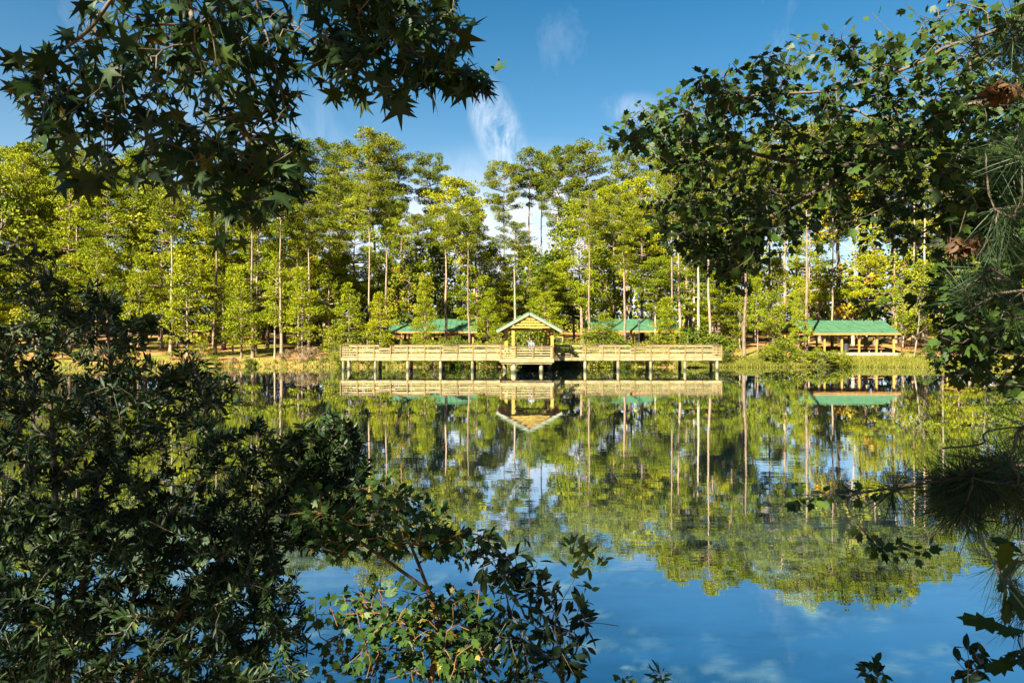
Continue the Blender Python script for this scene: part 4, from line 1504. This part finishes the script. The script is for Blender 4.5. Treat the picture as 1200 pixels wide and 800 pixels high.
ov = np.stack([rng.uniform(2.2, 6.8, 130), rng.uniform(0.2, 4.6, 130), rng.uniform(6.0, 8.6, 130)], 1)
ov = ov[ov[:, 2] > EYE + 0.56 * ov[:, 1] + 0.3]
tp2 = SK.grow(ov, 0.25, 0.05, 0.03, 0.05)
q_, e_ = SK.along(tp2, 0.7, 0.07)
ml.append(leaves(q_, e_, T_MAPLE, (0.08, 0.13), 1.0, 0.4, 0.9, (0.45, 0.2), 0.04))
adopt(link('limbs', SK.mesh('limbs', 0.0021, 0.45, 0.16), M['bark_maple']), mapl)
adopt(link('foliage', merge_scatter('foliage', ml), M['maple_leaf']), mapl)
print('maple leaves', len(p_), len(q_))

# --- long-needled pine on the right edge
pn_root = (3.5, 1.7, ground_h(3.5, 1.7))
pin = empty('pine_tree', pn_root)
tag(pin, 'dark long needled pine pushing in from the right edge close by', 'tree')
SK = Skeleton()
b0 = np.array(pn_root) + np.array([0, 0, -.1])
SK.limb([b0, b0 + (.03, 0, 1), b0 + (0, .04, 2.2), b0 + (.04, 0, 3.4), b0 + (0, 0, 4.6)], n=8)
for pts in ([tuple(b0 + (0, .03, 1.0)), (3.0, 2.0, 2.9), tuple(P(1190, 560, 2.55)), tuple(P(1120, 560, 2.5)), tuple(P(1052, 574, 2.5))],
            [tuple(b0 + (0, .03, 1.25)), (3.0, 2.1, 3.25), tuple(P(1200, 500, 2.7)), tuple(P(1150, 520, 2.7)), tuple(P(1105, 525, 2.7))],
            [tuple(b0 + (0, .03, .8)), (3.0, 1.9, 2.5), tuple(P(1210, 660, 2.3)), tuple(P(1195, 700, 2.3))],
            [tuple(b0 + (0, .03, 1.9)), (3.0, 2.2, 3.8), tuple(P(1200, 340, 2.8)), tuple(P(1160, 350, 2.8)), tuple(P(1135, 365, 2.8))],
            [tuple(b0 + (0, .03, 2.3)), (3.0, 2.2, 4.2), tuple(P(1200, 240, 2.8)), tuple(P(1165, 245, 2.8))],
            [tuple(b0 + (0, .03, 2.8)), (3.0, 2.2, 4.9), tuple(P(1190, 60, 2.9)), tuple(P(1140, 45, 2.9))]):
    SK.limb(pts, 'near')
att = np.concatenate([cloud([(1045, 565), (1200, 515), (1200, 625), (1085, 605)], 42, 2.3, 2.9), cloud([(1130, 170), (1205, 150), (1205, 410), (1100, 400), (1130, 280)], 14, 2.5, 3.1), cloud([(1190, 680), (1205, 670), (1205, 740)], 4, 2.2, 2.4), cloud([(1120, 30), (1200, 20), (1200, 80), (1150, 70)], 5, 2.7, 3.0)])
tips = SK.grow(att, 0.06, 0.05, 0.006, 0)
p_, d_ = SK.along(tips, 0.17, 0.0062)
nl = [leaves(p_, d_, T_NEEDLE, (0.13, 0.20), 0.75, 0.12, 0.6, (0.45, 0.22), 0, 3)]
adopt(link('limbs', SK.mesh('limbs', 0.004, 0.36, 0.11), M['bark_twig']), pin)
adopt(link('needles', merge_scatter('needles', nl), M['needle']), pin)
print('needles', len(p_) * 3)

# --- wax myrtle mass on the left
wm = empty('wax_myrtle', (-2.9, 4.3, ground_h(-2.9, 4.3)))
tag(wm, 'big dense evergreen shrub with narrow dark leaves filling the lower left', 'shrub')
SK = Skeleton()
b0 = np.array([-2.9, 4.3, ground_h(-2.9, 4.3) - .1])
SK.limb([b0, b0 + (.05, 0, .9), tuple(P(60, 480, 4.4)), tuple(P(40, 380, 4.5)), tuple(P(30, 300, 4.5))], n=7)
SK.limb([b0 + (.05, 0, .3), tuple(P(180, 640, 4.2)), tuple(P(235, 560, 4.2)), tuple(P(240, 470, 4.2)), tuple(P(215, 400, 4.3))], 'near')
SK.limb([b0 + (.05, 0, .35), tuple(P(230, 690, 4.0)), tuple(P(300, 620, 3.9)), tuple(P(345, 560, 3.9)), tuple(P(385, 520, 3.9)), tuple(P(392, 490, 3.9))], 'near')
SK.limb([b0 + (.03, 0, .6), tuple(P(110, 590, 4.4)), tuple(P(130, 480, 4.4)), tuple(P(125, 380, 4.5))], 'near')
SK.limb([tuple(P(60, 566, 4.35)), tuple(P(100, 520, 4.0)), tuple(P(140, 500, 3.8))], 'near')
W1 = [(-60, 270), (50, 280), (70, 300), (90, 320), (130, 340), (160, 360), (190, 355), (213, 368), (232, 395), (262, 428), (285, 455), (293, 480), (305, 505), (312, 535), (325, 570), (340, 610), (335, 680), (340, 740), (350, 820), (-60, 820)]
W1b = [(-40, 330), (120, 350), (230, 420), (280, 500), (320, 600), (330, 700), (330, 810), (-40, 810)]
W2 = [(335, 530), (352, 500), (378, 482), (396, 485), (416, 500), (430, 535), (430, 560), (400, 575), (360, 560)]
W3 = [(-20, 600), (200, 600), (345, 640), (368, 800), (-20, 800)]
att = np.concatenate([cloud(W1, 640, 3.7, 5.2), cloud(W1b, 680, 3.8, 5.5), cloud(W2, 95, 3.7, 4.2), cloud([(300, 490), (345, 510), (365, 560), (425, 575), (405, 640), (345, 650), (312, 570)], 110, 3.6, 4.4), cloud(W3, 520, 3.4, 5.2)])
tips = SK.grow(att, 0.09, 0.08, 0.006, 0.0)
p_, d_ = SK.along(tips, 0.24, 0.0098)
d_ = norm(d_ + np.array([0, 0, .25]))
wl_ = [leaves(p_, d_, T_LANCE, (0.042, 0.076), 0.85, 0.0, 0.7, (0.42, 0.22), 0)]
adopt(link('stems', SK.mesh('stems', 0.0022, 0.44, 0.06), M['bark_twig']), wm)
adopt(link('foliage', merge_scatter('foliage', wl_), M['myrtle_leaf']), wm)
print('myrtle leaves', len(p_))

# --- maple sapling in front, left of centre
sp = empty('maple_sapling', (-0.55, 3.7, ground_h(-0.55, 3.7)))
tag(sp, 'young maple with orange brown stem and a few yellow leaves at bottom centre', 'sapling')
SK = Skeleton()
b0 = np.array([-0.55, 3.7, ground_h(-0.55, 3.7) - .05])
SK.limb([b0, tuple(P(505, 800, 3.6)), tuple(P(512, 730, 3.6)), tuple(P(492, 665, 3.6)), tuple(P(466, 605, 3.6))], n=7)
SK.limb([tuple(P(500, 690, 3.6)), tuple(P(430, 640, 3.5)), tuple(P(370, 600, 3.4))], 'near')
SK.limb([tuple(P(511, 745, 3.6)), tuple(P(450, 720, 3.4)), tuple(P(390, 720, 3.3))], 'near')
SK.limb([tuple(P(490, 660, 3.6)), tuple(P(540, 630, 3.7)), tuple(P(590, 640, 3.8))], 'near')
S1 = [(335, 590), (375, 565), (425, 568), (450, 555), (485, 575), (515, 595), (560, 610), (580, 640), (560, 660), (500, 640), (440, 640), (400, 650), (370, 640), (345, 620)]
S1b = [(380, 700), (420, 680), (480, 690), (560, 690), (590, 720), (590, 800), (380, 800), (375, 760)]
att = np.concatenate([cloud(S1, 260, 3.2, 4.0), cloud(S1b, 230, 3.1, 3.9), cloud([(360, 700), (420, 690), (410, 730), (365, 740)], 10, 3.2, 3.6)])
tips = SK.grow(att, 0.08, 0.08, 0.003, 0)
p_, d_ = SK.along(tips, 0.20, 0.05)
sl = [leaves(p_, d_, T_MAPLE, (0.034, 0.062), 1.0, 0.3, 1.1, (0.45, 0.22), 0.035)]
k = rng.choice(len(p_), 28, replace=False)
near = np.linalg.norm(p_ - P(515, 735, 3.5), axis=1)
k2 = np.argsort(near)[:26]
sl.append(leaves(p_[k2], d_[k2], T_MAPLE, (0.06, 0.10), 1.0, 0.4, 0.6, (0.95, 0.04), 0.03))
near = np.linalg.norm(p_ - P(470, 640, 3.5), axis=1)
k2 = np.argsort(near)[:16]
sl.append(leaves(p_[k2], d_[k2], T_MAPLE, (0.06, 0.10), 1.0, 0.4, 0.6, (0.92, 0.03), 0.03))
adopt(link('stems', SK.mesh('stems', 0.0019, 0.40, 0.02), M['bark_orange']), sp)
adopt(link('foliage', merge_scatter('foliage', sl), M['sapling_leaf']), sp)

# --- leathery-leaved shrub right of it, with pale new shoots
lr = empty('laurel_shrub', (0.15, 3.6, ground_h(0.15, 3.6)))
tag(lr, 'dark leathery leaved shrub with pale green new shoots at bottom centre', 'shrub')
SK = Skeleton()
b0 = np.array([0.15, 3.6, ground_h(0.15, 3.6) - .05])
SK.limb([b0, tuple(P(660, 800, 3.5)), tuple(P(650, 730, 3.5)), tuple(P(672, 680, 3.5)), tuple(P(686, 655, 3.5))], n=6)
SK.limb([tuple(P(655, 790, 3.5)), tuple(P(600, 720, 3.5)), tuple(P(590, 650, 3.6))], 'near')
SK.limb([tuple(P(652, 745, 3.5)), tuple(P(690, 730, 3.5)), tuple(P(725, 733, 3.5))], 'near')
S2 = [(560, 660), (595, 645), (630, 665), (655, 690), (670, 690), (690, 710), (725, 732), (690, 740), (685, 770), (690, 810), (520, 810), (540, 760)]
att = np.concatenate([cloud(S2, 90, 3.2, 3.9), cloud([(590, 650), (620, 640), (640, 665), (600, 680)], 8, 3.4, 3.8)])
tips = SK.grow(att, 0.07, 0.08, 0.003, 0)
p_, d_ = SK.along(tips, 0.16, 0.032)
ll = [leaves(p_, d_, (T_OVATE[0] * np.array([0.78, 1, 1]), T_OVATE[1]), (0.06, 0.105), 0.9, 0.25, 0.7, (0.42, 0.18), 0.012)]
ll[0][5][:] = np.minimum(ll[0][5], 0.85)
ps, dl = [], []
for (px, py) in ((686, 650), (668, 655), (700, 660), (678, 672), (690, 690), (682, 710), (672, 640)):
    q = P(px, py, 3.5)
    for _ in range(7):
        ps.append(q + rng.normal(0, .018, 3))
        dl.append(norm(np.array([0, 0, 1.0]) + rng.normal(0, .3, 3)))
ll.append(leaves(np.array(ps), np.array(dl), T_OVATE, (0.045, 0.075), 0.7, 0.0, 0.3, (0.98, 0.02), 0.0))
adopt(link('stems', SK.mesh('stems', 0.002, 0.40, 0.02), M['bark_twig']), lr)
adopt(link('foliage', merge_scatter('foliage', ll), M['laurel_leaf']), lr)


# --- small sprigs on the bank
def sprig(px, py, Y, label, name, tpl, size, mat, n, w, h, cat, bend=0.0, every=0.03):
    x = (px - 600) / FPX * Y
    o = empty(name, (x, Y, ground_h(x, Y)))
    tag(o, label, cat)
    S = Skeleton()
    top = P(px, py, Y)
    b = np.array([x - bend, Y, ground_h(x, Y) - .04])
    S.limb([b, (b + top) / 2 + (bend * .3, 0, .05), top], n=8)
    pts = cloud([(px - w, py + h), (px - w * .6, py - h * .4), (px, py - h), (px + w * .7, py - h * .3), (px + w, py + h)], n, Y - .12, Y + .12)
    tp = S.grow(pts, 0.05, 0.05, 0.004, 0)
    q, e = S.along(tp, 0.12, every)
    adopt(link('stems', S.mesh('stems', 0.0016, 0.35, 0.02), M['bark_twig']), o)
    adopt(link('foliage', merge_scatter('foliage', [leaves(q, e, tpl, size, 0.9, 0.1, 0.8, (0.5, 0.2), 0.01)]), M[mat]), o)
    return o


sprig(1028, 784, 3.6, 'small leafy sprig poking up at the bottom edge, broad dark leaves', 'leafy_weed', T_OVATE, (0.06, 0.09), 'sapling_leaf', 7, 16, 14, 'weed')
sprig(1135, 770, 3.4, 'thin arching weed stem with few dark leaves at lower right', 'leafy_weed', T_OVATE, (0.05, 0.085), 'laurel_leaf', 9, 34, 24, 'weed', 0.1)
sprig(774, 792, 3.6, 'tiny dark sprig at the bottom edge right of the laurel shrub', 'leafy_weed', T_LANCE, (0.06, 0.10), 'laurel_leaf', 4, 10, 12, 'weed')
sprig(730, 797, 3.5, 'low tuft of small round leaves at the bottom edge beside the laurel shrub', 'leafy_weed', T_OVATE, (0.035, 0.05), 'sapling_leaf', 4, 14, 6, 'weed')

# --- oak seedling with large lobed leaves on the right edge
ok = empty('oak_sapling', (1.62, 1.75, ground_h(1.62, 1.75)))
tag(ok, 'oak sapling with large dark lobed leaves at the lower right edge', 'sapling')
SK = Skeleton()
b0 = np.array([1.62, 1.75, ground_h(1.62, 1.75) - .05])
SK.limb([b0, (1.55, 1.75, 2.4), (1.48, 1.75, 2.75), (1.40, 1.75, 2.95)], n=6)
SK.limb([(1.48, 1.75, 2.75), tuple(P(1225, 650, 1.75)), tuple(P(1180, 675, 1.75))], 'near')
att = np.array([P(px, py, Y) for px, py, Y in ((1172, 668, 1.7), (1195, 650, 1.8), (1185, 690, 1.75), (1205, 700, 1.75), (1200, 770, 1.75), (1195, 740, 1.8))])
tips = SK.grow(att, 0.04, 0.05, 0.003, 0)
p_, d_ = SK.along(tips, 0.05, 0.02)
adopt(link('stems', SK.mesh('stems', 0.002, 0.4, 0.012), M['bark_twig']), ok)
adopt(link('foliage', merge_scatter('foliage', [leaves(p_, norm(d_ + np.array([-.4, 0, -.1])), (T_OAK[0] * np.array([0.72, 1, 1]), T_OAK[1]), (0.08, 0.13), 0.6, 0.2, 0.9, (0.4, 0.15), 0.01)]), M['maple_leaf']), ok)


# --- clumps of dead leaves caught in the maple
def dead_clump(px, py, Y, label, n=60, w=0.10):
    q = P(px, py, Y)
    ps = q + rng.normal(0, 1, (n, 3)) * np.array([w, w * .7, w * .42])
    ax = norm(rng.normal(0, 1, (n, 3)) * np.array([1, .6, .5]) + np.array([0, 0, -.5]))
    me = scatter('dead_leaf_clump', T_OVATE, ps - q, ax, rdir(n), rng.uniform(.035, .075, n), np.clip(rng.normal(.5, .22, n), 0, 1))
    o = link('dead_leaf_clump', me, M['dead_leaf'])
    o.location = Vector(q)
    tag(o, label, 'dead leaves')


dead_clump(1131, 287, 3.3, 'orange brown clump of dead leaves caught in the maple, lower of two', 130, 0.034)
dead_clump(1172, 106, 3.5, 'brown clump of dead leaves caught high in the maple near the corner', 120, 0.034)


# ------------------------------------------------------------------ labels for the trees and shrubs of the far bank
WORD = ['first', 'second', 'third', 'fourth', 'fifth', 'sixth', 'seventh', 'eighth', 'ninth', 'tenth', 'eleventh', 'twelfth', 'thirteenth', 'fourteenth', 'fifteenth', 'sixteenth', 'seventeenth', 'eighteenth', 'nineteenth', 'twentieth', 'twenty-first', 'twenty-second', 'twenty-third', 'twenty-fourth', 'twenty-fifth', 'twenty-sixth', 'twenty-seventh', 'twenty-eighth', 'twenty-ninth', 'thirtieth']
LOOK = {'tall': 'tall dark-crowned pine', 'mid': 'bright yellow-green pine', 'young': 'young bright pine', 'broad': 'olive broadleaf tree', 'bush': 'green waterside shrub', 'dry': 'dry tan shrub'}
CAT = {'tall': 'pine tree', 'mid': 'pine tree', 'young': 'pine tree', 'broad': 'tree', 'bush': 'shrub', 'dry': 'shrub'}
GRP = {'tall': 'tall pines of the far bank', 'mid': 'bright pines of the far bank', 'young': 'young pines of the far bank', 'broad': 'broadleaf trees of the far bank', 'bush': 'green shrubs along the far bank', 'dry': 'dry shrubs on the far bank'}
for kind in LOOK:
    ROWS = [('', 0, 999)] if kind in ('bush', 'dry', 'young') else [('by the water', 0, 77.5), ('in the middle rows', 77.5, 93), ('in the back row', 93, 999)]
    for rn, a, b in ROWS:
        for side in (-1, 1):
            lst = [q for q in planted if q['kind'] == kind and a <= q['Y'] < b and (q['px'] - 619.9) * side > 0]
            lst.sort(key=lambda q: abs(q['px'] - 620))
            for i, q in enumerate(lst):
                s = 'left' if side < 0 else 'right'
                tag(q['o'], f"{LOOK[kind]}{' ' + rn if rn else ''}, {WORD[min(i, 29)]} {s} of the gazebo", CAT[kind], GRP[kind])
print('far plants', len(planted))
